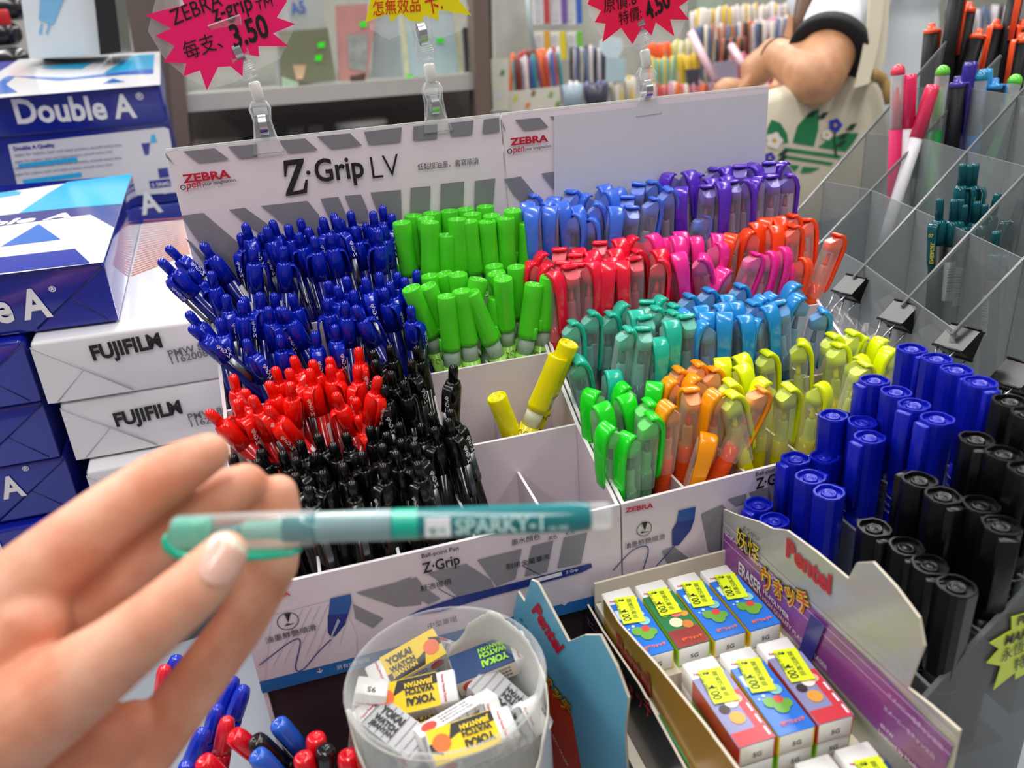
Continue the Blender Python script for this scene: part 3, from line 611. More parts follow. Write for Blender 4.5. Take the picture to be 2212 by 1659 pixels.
        for sgn in (-1, 1):
            y = sgn * (w + e + .0001); a, b = (-h + .012, x1 - .003) if sgn < 0 else (x1 - .003, -h + .012)
            for j, tx in enumerate(('警告:非食品請勿誤食', '・符合CNS6986標準', '・用途:消除鉛筆字跡')): mb.write(tx, (a, y, eh * (.68 - .25 * j)), (b, y, eh * (.68 - .25 * j)), UPZ, BLACKINK, .0001)
            c0 = -h + .0065; mb.add([(c0 + .0042 * math.cos(q) * .9, y + sgn * .00005, eh * .5 + .0042 * math.sin(q)) for q in [2 * math.pi * i / 16 for i in range(16)]], [tuple(range(16))], mat('seal_red_print', 'd8504a', .4))
    slv = mb.build('paper_sleeve', t)
    if sticker:
        mb = MB(); z = zt + .0006; a0, b0 = x1 - .0005 - (.017), w * .75; rot = Matrix.Translation((x1 - .006, 0, 0)) @ Matrix.Rotation(random.uniform(-.18, .05), 4, 'Z') @ Matrix.Translation((-x1 + .006, 0, 0))
        mb.box(x1 - .018, -w * .72, z, x1 + .003, w * .66, z + .0002, STICK); z += .0003
        mb.write('錦湘記書局', (x1 + .001, -w * .35, z), (x1 - .0150, -w * .35, z), (0, 1, 0), BLACKINK, 0, .9, 0)
        mb.write('$', (x1 + .0015, w * .12, z), (x1 - .0005, w * .12, z), (0, 1, 0), BLACKINK, 0, 1, .02)
        mb.write('4.00', (x1 - .007, w * .08, z), (x1 - .0160, w * .08, z), (0, 1, 0), BLACKINK, 0, 1.15, .012)
        mb.write('02799 0005', (x1 + .001, w * .5, z), (x1 - .0105, w * .5, z), (0, 1, 0), BLACKINK, 0, .9, 0)
        o = mb.build('price_sticker', slv); o.data.transform(rot)
    return t
EP = {}
def put_eraser(kind, M, label, group, sticker=True, **k):
    key = (kind, sticker)
    if key not in EP:
        EP[key] = o = eraser(kind, sticker=sticker, **k); o.matrix_world = M; o['label'] = label; o['group'] = group; return o
    return dup(EP[key], M, label, group)
def axes(p, x, z):
    x = Vector(x).normalized(); z = Vector(z); z = (z - x * z.dot(x)).normalized(); y = z.cross(x)
    return Matrix(((x.x, y.x, z.x, p[0]), (x.y, y.y, z.y, p[1]), (x.z, y.z, z.z, p[2]), (0, 0, 0, 1)))
# tray of boxed erasers with its printed header card
TX0, TX1 = .1235, .2075
tr = thing('eraser_tray', 'open card tray of price-stickered erasers with a tall silver and purple side card', 'display box', Matrix.Translation((TX0, .2, CT)))
tinv = Matrix.Translation((-TX0, -.2, -CT))
def tpart(mb, name, lab=None):
    o = mb.build(name, tr); o.data.transform(tinv)
    if lab: o['label'] = lab
    return o
CB = mat('raw_cardboard', 'cfc5b4', .7, vary=.08)
PUR = mat('purple_print', '8d4397', .3, coat=.3, vary=.05); SILV = mat('silver_card', 'b6b6b2', .28, .25, coat=.3, vary=.03)
KX = TX1
mb = MB(); out = [(1563, 1100), (1590, 1112), (1640, 1128), (1668, 1142), (1700, 1146), (1760, 1190), (1832, 1250), (1850, 1216), (1885, 1214), (1935, 1268), (1985, 1335), (1996, 1395), (1960, 1485), (2010, 1524), (2072, 1578)]
Q = P(out, KX, 'x'); n0, n1 = Q[0], Q[-1]
Q = Q + [Vector((KX, n1.y, CT + .001)), Vector((KX, n0.y, CT + .001))]
mb.prism(Q, .0012, SILV, nrm=Vector((1, 0, 0)), side=CB)
fx = KX - .0004
def xa(pts, m, dx=0.0): return mb.flat(P(pts, fx - dx, 'x'), m)
def xs_(txt, a, b, m, tall=1.0, bold=.012, lift=.0003, slant=0): return mb.write(txt, hit(*a, fx, 0) if 0 else hit(a[0], a[1], 'x', fx), hit(b[0], b[1], 'x', fx), UPZ, m, lift, tall, bold, slant)
xa([(1563, 1150), (1740, 1300), (1900, 1450), (2058, 1612), (2035, 1680), (1990, 1680), (1560, 1215)], PUR)
for a, b in (((1563, 1128), (2066, 1592)), ((1563, 1148), (2060, 1612)), ((1563, 1165), (2053, 1632))):
    q0, q1 = hit(*a, 'x', fx - .0001), hit(*b, 'x', fx - .0001); t_ = Vector((0, 0, .0003)); mb.add([q0 + t_, q1 + t_, q1 - t_, q0 - t_], [(0, 1, 2, 3)], mat('lilac_print', 'd9b4e4', .4))
LIL = mat('lilac_print', 'd9b4e4', .4)
xs_('エメーニーモチャンエロ', (1918, 1503), (2037, 1620), LIL, 1.1, .05); xs_('エメーニーモチャンエロ', (1910, 1530), (2020, 1640), LIL, 1.0, .05); xs_('エメーニーモチャンエメーニ', (1568, 1155), (1705, 1285), LIL, .9, .05)
xs_('Pentel', (1698, 1199), (1794, 1285), RED, 1.05, .045)
for bo, m, lf in ((.11, BLACKINK, .0003), (.055, YEL, .0005), (.0, mat('logo_red_print', 'd23020', .35), .0007)):
    xs_('ウォッチ', (1648, 1266), (1752, 1332), m, 1.35, bo + .01, lf)
for bo, m, lf in ((.09, BLACKINK, .0003), (.01, YEL, .0006)): xs_('妖怪', (1592, 1171), (1641, 1221), m, 1.15, bo, lf)
xs_('ようかい', (1605, 1143), (1640, 1170), BLACKINK, 1, .02)
xs_('ERASER', (1596, 1236), (1645, 1288), LABELW, 1.6, .03); xs_('HI-POLYMER', (1650, 1280), (1705, 1341), LABELW, 1.0, .02); xs_('HIGH QUALITY PLASTIC ERASER', (1648, 1294), (1787, 1449), LABELW, 1.0, .0)
xs_('©LYW', (1903, 1568), (1931, 1596), LABELW); xs_('Licensed by Media', (1899, 1582), (1985, 1668), LABELW)
tpart(mb, 'header_card', 'tall silver and purple printed side card')
mb = MB(); mb.prism(P([(1752, 1326), (1783, 1352), (1752, 1432), (1726, 1406)], KX - .0013, 'x'), .0003, mat('navy_tape', '2a2a8a', .25, vary=.05), nrm=Vector((-1, 0, 0))); tpart(mb, 'tape_patch', 'dark blue patch of tape')
GOLD = mat('gold_card', 'b98a2c', .3, .3, coat=.2, vary=.08)
mb = MB(); q = P([(1303, 1292), (1335, 1345), (1420, 1440), (1520, 1565), (1592, 1662)], TX0, 'x'); q = q + [Vector((TX0, .11, q[-1].z)), Vector((TX0, .11, CT + .001)), Vector((TX0, q[0].y, CT + .001))]
mb.prism(q, .0012, GOLD, nrm=Vector((1, 0, 0)), side=CB)
mb.write('Pentel', hit(1336, 1410, 'x', TX0 - .0003), hit(1408, 1505, 'x', TX0 - .0003), UPZ, mat('dark_red_print', '9a2418', .4), .0002, 1.05, .045)
tpart(mb, 'gold_side', 'gold printed side wall')
tpart(MB().box(TX0 + .0012, .338, CT, TX1, .3395, .088, CB), 'back_wall')
tpart(MB().box(TX0 + .0012, .11, CT, TX1, .1115, .06, CB), 'front_wall')
tpart(MB().box(TX0 + .0012, .2735, CT + .0005, TX1 - .0001, .3375, .0745, CB).box(TX0 + .0012, .112, CT + .0005, TX1 - .0001, .2735, .0625, CB), 'inner_riser')
cols = [.1245 + .0094 + i * .0199 for i in range(4)]
g = 'price-stickered erasers in the open tray'
colname = ['by the gold tray side', 'next to the gold-side one', 'next to the purple-card one', 'against the purple card']
for i, (k, d) in enumerate((('blue', 'blue bubble-print eraser'), ('green', 'green eraser with lime edge'), ('blue', 'blue bubble-print eraser'), ('blue', 'blue bubble-print eraser'))):
    put_eraser(k, axes((cols[i] + .0005, .3045 - i * .0008, .0748), (0, 1, 0), UPZ), f'{d} with yellow price sticker, farthest row, {colname[i]}', g)
for i, (k, d, z) in enumerate((('green', 'green eraser', .0628), ('red', 'red and slate eraser', .0745), ('blue', 'blue bubble-print eraser', .0745), ('red', 'red and slate eraser', .0745))):
    M = axes((cols[i] - .0025, .2420 - (.004 if i == 0 else 0) - i * .0006, z), (.02 * (i - 1), 1, 0), UPZ)
    put_eraser(k, M, f'{d} with yellow price sticker, middle row, {colname[i]}', g)
    if z > .07: put_eraser('green', axes((cols[i] - .0025, .2415, .0627), (0, 1, 0), UPZ), f'green eraser buried under the middle row one {colname[i]}', 'erasers buried in the tray', sticker=False)
for i, (k, d) in enumerate((('mono', 'pale grey eraser'), ('green', 'dark green eraser'), ('navy', 'navy eraser'), ('navy', 'navy eraser'))):
    put_eraser(k if i != 1 else 'green', axes((cols[i] + .0005, .1815 - .002 * (i == 1), .0632), (.01 * i, 1, 0), UPZ), f'{d} with yellow price sticker, nearest row, {colname[i]}', g)
# second tray, partly hidden: black right-hand card, blue left-hand card
t2 = thing('eraser_tray', 'narrow eraser tray with a sky-blue lettered card and a black side, beside the jar', 'display box', Matrix.Translation((.1, .2, CT)))
inv2 = Matrix.Translation((-.1, -.2, -CT))
BX = .1205; mb = MB(); q = P([(1268, 1306), (1300, 1362), (1380, 1480), (1440, 1590), (1485, 1672)], BX, 'x'); q = q + [Vector((BX, .13, q[-1].z)), Vector((BX, .13, CT + .001)), Vector((BX, q[0].y, CT + .001))]
BLK = mat('black_card', '1c1b1d', .35, coat=.2, vary=.05); PNK = mat('pink_print', 'd46aa8', .4)
mb.prism(q, .0012, BLK, nrm=Vector((1, 0, 0)), side=CB)
mb.write('エニィエロモ', hit(1270, 1345, 'x', BX - .0003), hit(1318, 1412, 'x', BX - .0003), UPZ, PNK, .0002, 1, .03)
mb.write('ERASER', hit(1296, 1415, 'x', BX - .0003), hit(1338, 1490, 'x', BX - .0003), UPZ, mat('grey_print', 'c0c0c0', .4), .0002, 1.3, .03)
for bo, m, lf in ((.09, BLACKINK, .0003), (.01, mat('dull_gold_print', 'b08a3a', .35), .0006)): mb.write('妖怪', hit(1316, 1420, 'x', BX), hit(1345, 1462, 'x', BX), UPZ, m, lf, 1.1, bo)
for bo, m, lf in ((.11, BLACKINK, .0003), (.01, mat('logo_red_print', 'd23020', .35), .0007)): mb.write('ウォッチ', hit(1345, 1475, 'x', BX), hit(1412, 1560, 'x', BX), UPZ, m, lf, 1.2, bo)
o = mb.build('black_side', t2); o.data.transform(inv2); o['label'] = 'black printed side wall'
F0 = hit(1118, 1290, 'y', .333); N0 = hit(1350, 1530, 'y', .254); dn = Vector((N0.x - F0.x, N0.y - F0.y, 0)).normalized(); nn = Vector((dn.y, -dn.x, 0)).normalized()
def hitp(px, py, p0, n):
    v = Vector(ray(px, py)); o_ = Vector((0, 0, CAMZ)); return o_ + v * ((Vector(p0) - o_).dot(n) / v.dot(n))
def B2(px, py, d=0.0): return hitp(px, py, F0 + nn * d, nn)
SKY = mat('sky_blue_card', '6db6d6', .3, coat=.3, vary=.04)
if nn.x > 0: nn = -nn
q = [B2(*p) for p in [(1109, 1325), (1118, 1278), (1133, 1300), (1147, 1253), (1160, 1258), (1228, 1386), (1262, 1372), (1296, 1372), (1332, 1440), (1357, 1508), (1350, 1580), (1356, 1700)]]
q = q + [Vector((q[-1].x, q[-1].y, CT + .001)), Vector((q[0].x, q[0].y, CT + .001))]
mb = MB().prism(q, .0014, SKY, nrm=-nn, side=CB)
mb.flat([B2(*p, .0003) for p in [(1170, 1460), (1235, 1545), (1262, 1700), (1185, 1700)]], mat('orange_red_print', 'd8401e', .35, vary=.05))
mb.write('Pentel', B2(1148, 1318, .0004), B2(1204, 1412, .0004), UPZ, RED, .0001, 1.5, .045)
for bo, m, lf in ((.11, BLACKINK, .0003), (.055, YEL, .0005), (.01, mat('logo_red_print', 'd23020', .35), .0007)): mb.write('ウォッチ', B2(1158, 1440, .0006), B2(1228, 1545, .0006), UPZ, m, lf, 1.5, bo)
mb.write('ようかい', B2(1122, 1335, .0004), B2(1152, 1392, .0004), UPZ, BLACKINK, .0001, 1, .02); mb.write('PLASTIC ERASER', B2(1186, 1575, .0005), B2(1226, 1655, .0005), UPZ, LABELW, .0002)
o = mb.build('sky_blue_card', t2); o.data.transform(inv2); o['label'] = 'sky-blue lettered front card'
o = MB().box(.1145, .14, CT, .1204, .30, .03, CB).build('inner_riser', t2); o.data.transform(inv2)
for i, (y, z) in enumerate(((.214, .040), (.160, .046))):
    put_eraser('yellow', axes((.1108 if i else .1105, y, z), (0, 1, 0), (-.12, 0, 1)), ('yellow eraser wedged between the black side and the blue card', 'yellow and white stickered eraser in the narrow gap, nearer the bottom edge')[i], 'erasers in the narrow tray', sticker=bool(i))
# round clear jar of loose erasers
JX, JY, JR, JZ = .028, .2745, .0445, .114
jar = thing('plastic_jar', 'round clear plastic jar with a torn paper wrap, full of small white erasers', 'jar', Matrix.Translation((JX, JY, CT)))
JCL = clear('jar_plastic', 'eef2f2', .03, .05, vary=.05); H_ = JZ - CT
MB().lathe([(JR - .0012, .002), (JR - .0012, H_ - .004), (JR + .0005, H_ - .003), (JR + .0014, H_ - .0012), (JR + .0005, H_), (JR - .0018, H_ - .0006), (JR - .0026, H_ - .004), (JR - .0026, .004), (.0001, .004)], JCL, 48, cap0=True).build('jar_body', jar)
WR = mat('wrap_paper', 'c2c8d4', .4, coat=.2, vary=.05); WRED = mat('wrap_red_print', 'd2422c', .4, vary=.05)
def wraptop(a):
    a = math.degrees(a) % 360
    key = [(0, .160), (25, .168), (48, .173), (60, .166), (75, .150), (95, .115), (150, .118), (172, .162), (184, .170), (196, .155), (215, .135), (232, .138), (243, .146), (254, .124), (275, .105), (300, .132), (330, .152), (360, .160)]
    for (a0, z0), (a1, z1) in zip(key, key[1:]):
        if a0 <= a <= a1:
            u = (a - a0) / (a1 - a0); u = u * u * (3 - 2 * u); return z0 + (z1 - z0) * u
N = 144; v = []; rnd = random.Random(3)
for j in range(N):
    a = 2 * math.pi * j / N; z = wraptop(a) + rnd.uniform(-.0010, .0010)
    for rr in (JR + .0004, JR + .0011):
        for zz in (.001, z * .55, z - .004, z): v.append((rr * math.cos(a), rr * math.sin(a), zz))
fa, fb, fc = [], [], []
for j in range(N):
    k = (j + 1) % N; A, B_ = j * 8, k * 8; deg = j * 360 / N
    for q_ in range(3):
        f_ = (A + 4 + q_, B_ + 4 + q_, B_ + 5 + q_, A + 5 + q_); (fb if (158 < deg < 262 and q_ == 1) or (q_ == 0 and deg > 190) else (fc if q_ == 2 else fa)).append(f_)
        fc.append((A + q_, A + 1 + q_, B_ + 1 + q_, B_ + q_))
    fc.append((A + 3, A + 7, B_ + 7, B_ + 3))
mb = MB().add(v, fa, WR, True); mb.add(v, fb, WRED, True); mb.add(v, fc, mat('torn_paper', 'd6d4cc', .8, vary=.05), True)
tv, tf = text_mesh('Pentel', .05); wd = max(p[0] for p in tv)
mb.add([((JR + .0013) * math.cos(a_), (JR + .0013) * math.sin(a_), .108 + p[1] * .016) for p in tv for a_ in [math.radians(-66 + 50 * p[0] / wd)]], tf, RED)
mb.build('paper_wrap', jar)
def jer(kind, a, b, za, zb, upv, label, sq=False):
    A_, B_ = hit(*a, 'z', za), hit(*b, 'z', zb); c = (A_ + B_) / 2; d = B_ - A_
    M = axes((c.x, c.y, c.z - .0115), d, upv)
    put_eraser(kind, M, label, 'loose erasers in the round jar', sticker=False)
oz = (700, 1239)
def zz(x, y): return (oz[0] + x / 3.95, oz[1] + y / 3.95)
EL_SAVE = EL; EP.clear(); EL, EW, EH = .0400, .0155, .0112
eraser.__defaults__ = (EL, EW, EH, True)
jer('yellow', zz(930, 540), zz(470, 800), .090, .084, (-.25, -.45, 1), 'yellow-topped eraser slanting at the back of the jar under the rim')
jer('yellow', zz(480, 1000), zz(1080, 860), .088, .090, (.0, -.55, 1), 'yellow eraser lying level with upside-down lettering, middle of the jar')
jer('mono', zz(1040, 560), zz(1290, 640), .080, .076, (0, -.9, .5), 'white eraser with small print lying behind the navy one')
jer('navy', zz(1180, 760), zz(1690, 560), .090, .096, (-.2, -.2, 1), 'navy-topped eraser standing proud at the far rim of the jar')
jer('mono', zz(800, 1290), zz(1390, 950), .094, .096, (.0, -1, .35), 'white eraser showing its printed side, leaning across the jar centre')
jer('yellow', zz(900, 1430), zz(1560, 1200), .094, .092, (-.1, -.35, 1), 'yellow eraser nearest the front wall of the jar')
jer('mono', zz(360, 1070), zz(380, 890), .078, .092, (0, -.7, .8), 'plain white eraser end sticking up beside the blue torn ear of the wrap')
jer('mono', zz(760, 1380), zz(400, 1110), .082, .086, (0, -.3, 1), 'grey weave-print eraser slanting down beside the paper wrap')
jer('mono', zz(1440, 930), zz(1640, 1110), .086, .080, (0, -.4, 1), 'grey weave-print eraser by the far-side wall under the navy one')
jer('navy', zz(900, 740), zz(1080, 700), .070, .070, (0, -.3, 1), 'eraser with a green and navy label buried between the yellow ones')
jer('mono', zz(1500, 1200), zz(1640, 1120), .084, .088, (0, -.8, .7), 'white eraser end propped on the jar wall behind the nearest yellow one')
jer('yellow', zz(760, 1180), zz(900, 1130), .074, .074, (0, -.6, 1), 'eraser with a red seal peeping out below the level yellow one')
o = MB().lathe([(JR - .004, .005), (JR - .004, .105)], mat('eraser_fill', 'd6d3ce', .6, vary=.2, scale=150), 24).build('loose_eraser_layer', jar); o['kind'] = 'stuff'
# pens in the small clear box by the hand
pb = thing('pen_box', 'small clear open box of capped pens in front of the striped display', 'pen holder', Matrix.Translation((-.06, .305, CT)))
PBX = clear('acrylic_smoke', 'b8bcc0', .12, .08, vary=.02)
for nm_, b in (('wall', (-.07, -.045, 0, .052, -.043, .05)), ('wall', (-.07, .040, 0, .052, .042, .05)), ('wall', (-.07, -.043, 0, -.068, .040, .05)), ('wall', (.050, -.043, 0, .052, .040, .05)), ('floor_sheet', (-.068, -.043, 0, .050, .040, .002))):
    MB().box(*b, PBX).build(nm_, pb)
def capped(col, nm, ribbed):
    L = .125; t = thing('capped_pen', 'x', 'pen'); C = mat(nm + '_cap_plastic', col, .2, coat=.5, vary=.03)
    if ribbed:
        rings = []
        for r, z in ((.0046, L - .022), (.0047, L - .018), (.0044, L - .006), (.0034, L - .0015), (.0014, L)):
            rings.append([((r - (.0005 if j % 3 == 0 and r > .003 else 0)) * math.cos(2 * math.pi * j / 30), (r - (.0005 if j % 3 == 0 and r > .003 else 0)) * math.sin(2 * math.pi * j / 30), z) for j in range(30)])
        MB().loft(rings, C).build('cap', t)
        mb = MB().lathe([(.0020, 0), (.0048, .012), (.0052, L - .030), (.0050, L - .022), (.0045, L - .0215)], clear(nm + '_gel_barrel', col, .7, .1, tint=col), 16)
        mb.write('07', (.0036, -.0040, L - .038), (.0054, -.0005, L - .038), UPZ, LABELW, .0004, 1, .02); mb.build('barrel', t)
    else:
        MB().lathe([(.0050, L - .024), (.0052, L - .012), (.0052, L - .004), (.0046, L - .0008), (.0036, L), (.0016, L - .0002), (.0010, L - .0014), (.0001, L - .0014)], C, 18).build('cap', t)
        mb = MB().lathe([(.0016, 0), (.0040, .010), (.0050, .02), (.0054, L - .026), (.0050, L - .0225)], clear(nm + '_clear_barrel', col, .5, .1, tint='e8e8f0'), 16)
        barcode(mb, .0054, 0, L - .060, L - .034, .9, -1.2); mb.build('barrel', t)
    return t
CP = {}; g = 'capped pens in the small clear box'
for x, y, ln, kind, lab in ((905, 960, -28, 'rb', 'ribbed blue cap pen standing nearest the display front'), (820, 885, -30, 'rb', 'ribbed blue cap pen touching the hand edge, highest of the box'), (680, 1125, -24, 'rb', 'ribbed blue cap pen beside the ribbed red one'),
    (760, 1225, -20, 'rr', 'ribbed red cap pen marked 07 amid the blue ribbed ones'), (560, 1325, -30, 'rb', 'ribbed blue cap pen lower down beside the palm'), (225, 785, -18, 'rr', 'ribbed red cap pen glimpsed in the gap of the hand'),
    (800, 1370, 28, 'r', 'smooth red cap pen leaning towards the hand'), (985, 1415, 25, 'k', 'smooth black cap pen beside the leaning red one'), (1180, 1270, 20, 'b', 'light blue smooth cap pen with price label, tallest of the smooth ones'),
    (1000, 1540, 22, 'b', 'light blue smooth cap pen in front of the black one'), (1510, 1385, -6, 'r', 'upright smooth red cap pen towards the eraser jar'), (1395, 1555, 5, 'r', 'smooth red cap pen in front of the upright red one'),
    (1590, 1490, -8, 'k', 'black smooth cap pen between two red ones'), (1780, 1535, -4, 'r', 'smooth red cap pen touching the eraser jar'), (540, 1590, 20, 'r', 'smooth red cap pen at the lower edge by the palm'), (410, 1610, -20, 'rb', 'ribbed blue cap pen lowest beside the palm'), (330, 700, -25, 'rb', 'ribbed blue cap pen glimpsed past the little finger')):
    px, py = 300 + x / 3.95, 1239 + y / 3.95; T_ = hit(px, py, 'z', .066); e = math.radians(ln); L = .125
    d = Vector((-math.sin(e), .05, math.cos(e))).normalized(); M = frame(T_ - d * L, d) @ Matrix.Rotation(-.6, 4, 'Z')
    if kind not in CP:
        CP[kind] = capped(*{'rb': ('1436cc', 'ribbed_blue', True), 'rr': ('f0283a', 'ribbed_red', True), 'r': ('ee1426', 'smooth_red', False), 'k': ('121214', 'smooth_black', False), 'b': ('2a66d8', 'smooth_blue', False)}[kind]); o = CP[kind]; o.matrix_world = M; o['label'] = lab; o['group'] = g
    else: dup(CP[kind], M, lab, g)
# ================================================================ paper reams and cartons (left)
NAVYP = mat('ream_navy', '0c1c96', .12, coat=.8, vary=.06, scale=25); NAVYD = mat('ream_fold_line', '070f5c', .3)
SKYB = mat('ream_sky_print', '35b8ee', .15, coat=.6, vary=.05); PAPERW = mat('ream_white', 'e2e2e6', .2, coat=.5, vary=.03, scale=25)
MIDB = mat('ream_mid_blue', '2a6cc8', .2, coat=.5, vary=.1)
def onray(px, py, p0, n): return hitp(px, py, p0, Vector(n))
def oriented(ftr_px, D, back_px, length, left_px):
    F = dep(*ftr_px, D); v = Vector(ray(*back_px)).normalized(); o_ = Vector((0, 0, CAMZ)); w_ = o_ - F
    b = v.dot(w_); c = w_.dot(w_) - length ** 2; disc_ = max(0, b * b - c); t = -b + math.sqrt(disc_)
    uy = (o_ + v * t - F).normalized(); v2 = Vector(ray(*left_px)).normalized(); t2_ = (F - o_).dot(uy) / v2.dot(uy)
    ux = (F - (o_ + v2 * t2_)).normalized(); return F, ux, uy, ux.cross(uy).normalized()
AF, AX, AY, AZ = oriented((223, 565), .56, (285, 376), .297, (0, 590))
def ream(name, label, F, ux, uy, uz, W, Lh, h, body, group, topart=None, frontart=None, fold=NAVYD):
    """F = front top right corner"""
    O = F - ux * W - uz * h
    M = Matrix(((ux.x, uy.x, uz.x, O.x), (ux.y, uy.y, uz.y, O.y), (ux.z, uy.z, uz.z, O.z), (0, 0, 0, 1))); Mi = M.inverted()
    t = thing(name, label, 'paper ream', M, group)
    def fin(mb, nm):
        o = mb.build(nm, t); o.data.transform(Mi) if nm == 'printed_art' else None; return o
    MB().box(0, 0, 0, W, Lh, h, body, bev=.003, seg=3).build('wrapper', t)
    # folded end flaps on the front end
    for s in (0, 1):
        x0, x1, x2 = (0, h * .5, h * 1.15) if s == 0 else (W, W - h * .5, W - h * 1.15)
        mb = MB().prism([(x0, -.0001, h - .003), (x2, -.0001, .002), (x0, -.0001, .002)], .0007, body, nrm=Vector((0, -1, 0)))
        mb.tube([(x0, -.0009, h - .003), (x2, -.0009, .003)], .0004, fold, 5); mb.tube([((x0 + x2) / 2, -.0009, h * .5), (x0 + (x2 - x0) * .12, -.0009, .003)], .0004, fold, 5); mb.build('end_flap', t)
    mb = MB()
    if topart: topart(mb, F + uz * .0004, uz)
    if frontart: frontart(mb, F - uy * .0012, -uy)
    if mb.v: fin(mb, 'printed_art')
    return t
def top_double(mb, p, n):
    z5 = lambda q: [hitp(a / 3.95, 360 + b / 3.95, p, n) for a, b in q]
    mb.flat(z5([(-900, 350), (1125, 62), (880, 815), (-900, 1030)]), PAPERW)
    n1 = n * .0002
    mb.flat([x + n1 for x in z5([(160, 400), (400, 235), (575, 132), (1125, 62), (1040, 330), (680, 348), (420, 370)])], SKYB)
    mb.flat([x + n1 for x in z5([(-600, 290), (130, 208), (183, 218), (165, 240), (-600, 360)])], SKYB)
    mb.flat([x + n1 for x in z5([(-900, 520), (665, 345), (1040, 318), (975, 520), (770, 408), (0, 508), (-900, 620)])], mat('ream_violet_band', '2a2a86', .15, coat=.6))
    mb.flat([x + n1 for x in z5([(330, 490), (518, 622), (5, 685)])], MIDB); mb.flat([x + n1 for x in z5([(-900, 880), (640, 702), (770, 825), (-900, 1010)])], mat('ream_deep_blue', '2036a8', .12, coat=.8))
    a, b = z5([(-760, 590), (608, 432)]); mb.write('Double A', a, b, AY, LABELW, .0004, .8, .03, .25)
def front_double(a, b):
    def f(mb, p, n):
        mb.write('Double A', hitp(*a, p, n), hitp(*b, p, n), AZ, LABELW, .0003, 1.25, .03); q = hitp(b[0] - 8, b[1] - 50, p, n)
        mb.write('®', q, q + AX * .0045, AZ, LABELW, .0003)
    return f
H1 = ((AF - onray(260, 695, AF, AY)).dot(AZ)); H1 = min(max(H1, .044), .056)
ream('paper_ream', 'topmost blue copier paper ream, shiny, lying on the white reams', AF, AX, AY, AZ, .21, .297, H1, NAVYP, 'blue paper reams', top_double, front_double((-222, 728), (115, 681)))
# layers below: shared planes
pl0 = AF - AZ * (H1 + .0006)
FTLp = onray(62, 742, pl0, AZ); FTLr = onray(430, 692, pl0, AZ); FX = (FTLr - FTLp).normalized(); FY = AZ.cross(FX).normalized()
hh = .050
def fuji(tx):
    def f(mb, p, n):
        if tx:
            mb.write('FUJIFILM', hitp(*tx[0], p, n), hitp(*tx[1], p, n), AZ, BLACKINK, .0003, 1.2, .04); mb.write('PMW 80 g', hitp(*tx[2], p, n), hitp(*tx[3], p, n), AZ, mat('dot_print', '6a6870', .5), .0003); mb.write('11620086M', hitp(tx[2][0] + 6, tx[2][1] + 14, p, n), hitp(tx[3][0] + 10, tx[3][1] + 14, p, n), AZ, mat('dot_print', '6a6870', .5), .0003)
    return f
def fuji_top(mb, p, n):
    O_ = mat('orange_stripe_print', 'c8601a', .3)
    for i in range(22):
        u = i / 22; a = hitp(310 - 30 * u, 476 + 125 * u, p, n); b = hitp(395 + 15 * u, 470 + 80 * u, p, n); d = n.cross(b - a).normalized() * .0017
        mb.add([a + n * .0001, b + n * .0001, b - d + n * .0001, a - d + n * .0001], [(0, 1, 2, 3)], O_)
FL = mat('ream_fold_grey', 'b4b2ba', .4)
lay = [((62, 742), ((202, 778), (352, 748), (366, 772), (470, 748)), 'upper white copier paper ream under the blue one, black lettering on its end', fuji_top), ((127, 874), ((252, 921), (395, 891), (408, 908), (510, 886)), 'second white copier paper ream below, black lettering on its end', None), ((184, 1020), None, 'third white copier paper ream, mostly hidden behind the fingers', None), ((240, 1165), None, 'white copier paper ream fourth from the top, hidden behind the hand', None)]
for i, (px, tx, lab, ta) in enumerate(lay):
    p = pl0 - AZ * (hh + .0006) * i; L_ = onray(*px, p, AZ)
    ream('paper_ream', lab, L_ + FX * .21, FX, FY, AZ, .21, .297, hh, PAPERW, 'white paper reams', ta, fuji(tx), FL)
for i, (px, tx, lab) in enumerate((((46, 735), None, 'blue copier paper ream directly under the shiny topmost one'), ((90, 866), None, 'blue copier paper ream third from the top of the blue column'), ((138, 985), ((-215, 1118), (58, 1068)), 'blue copier paper ream with a white capital A on its end, beside the forefinger'), ((190, 1110), ((-150, 1255), (120, 1190)), 'lowest blue copier paper ream, showing a letter e beside the palm'))):
    p = pl0 - AZ * (hh + .0006) * i; R_ = onray(*px, p, AZ)
    ream('paper_ream', lab, R_, FX, FY, AZ, .21, .297, hh, NAVYP, 'blue paper reams', None, front_double(*tx) if tx else None)
zb = (pl0 - AZ * (hh + .0006) * 4).z
# slanted stand that carries the reams
st = MB(); c0 = pl0 - AZ * ((hh + .0006) * 4 + .001); w_ = FX * .26
q = [c0 - FX * .30 - FY * .06, c0 + FX * .30 - FY * .06, c0 + FX * .30 + FY * .27, c0 - FX * .30 + FY * .27]
st.loft([[Vector((v.x, v.y, CT)) for v in q], q], mat('stand_board', '50535a', .5), False); tag(st.build('ream_stand'), 'grey sloping stand under the stacked paper reams', 'stand')
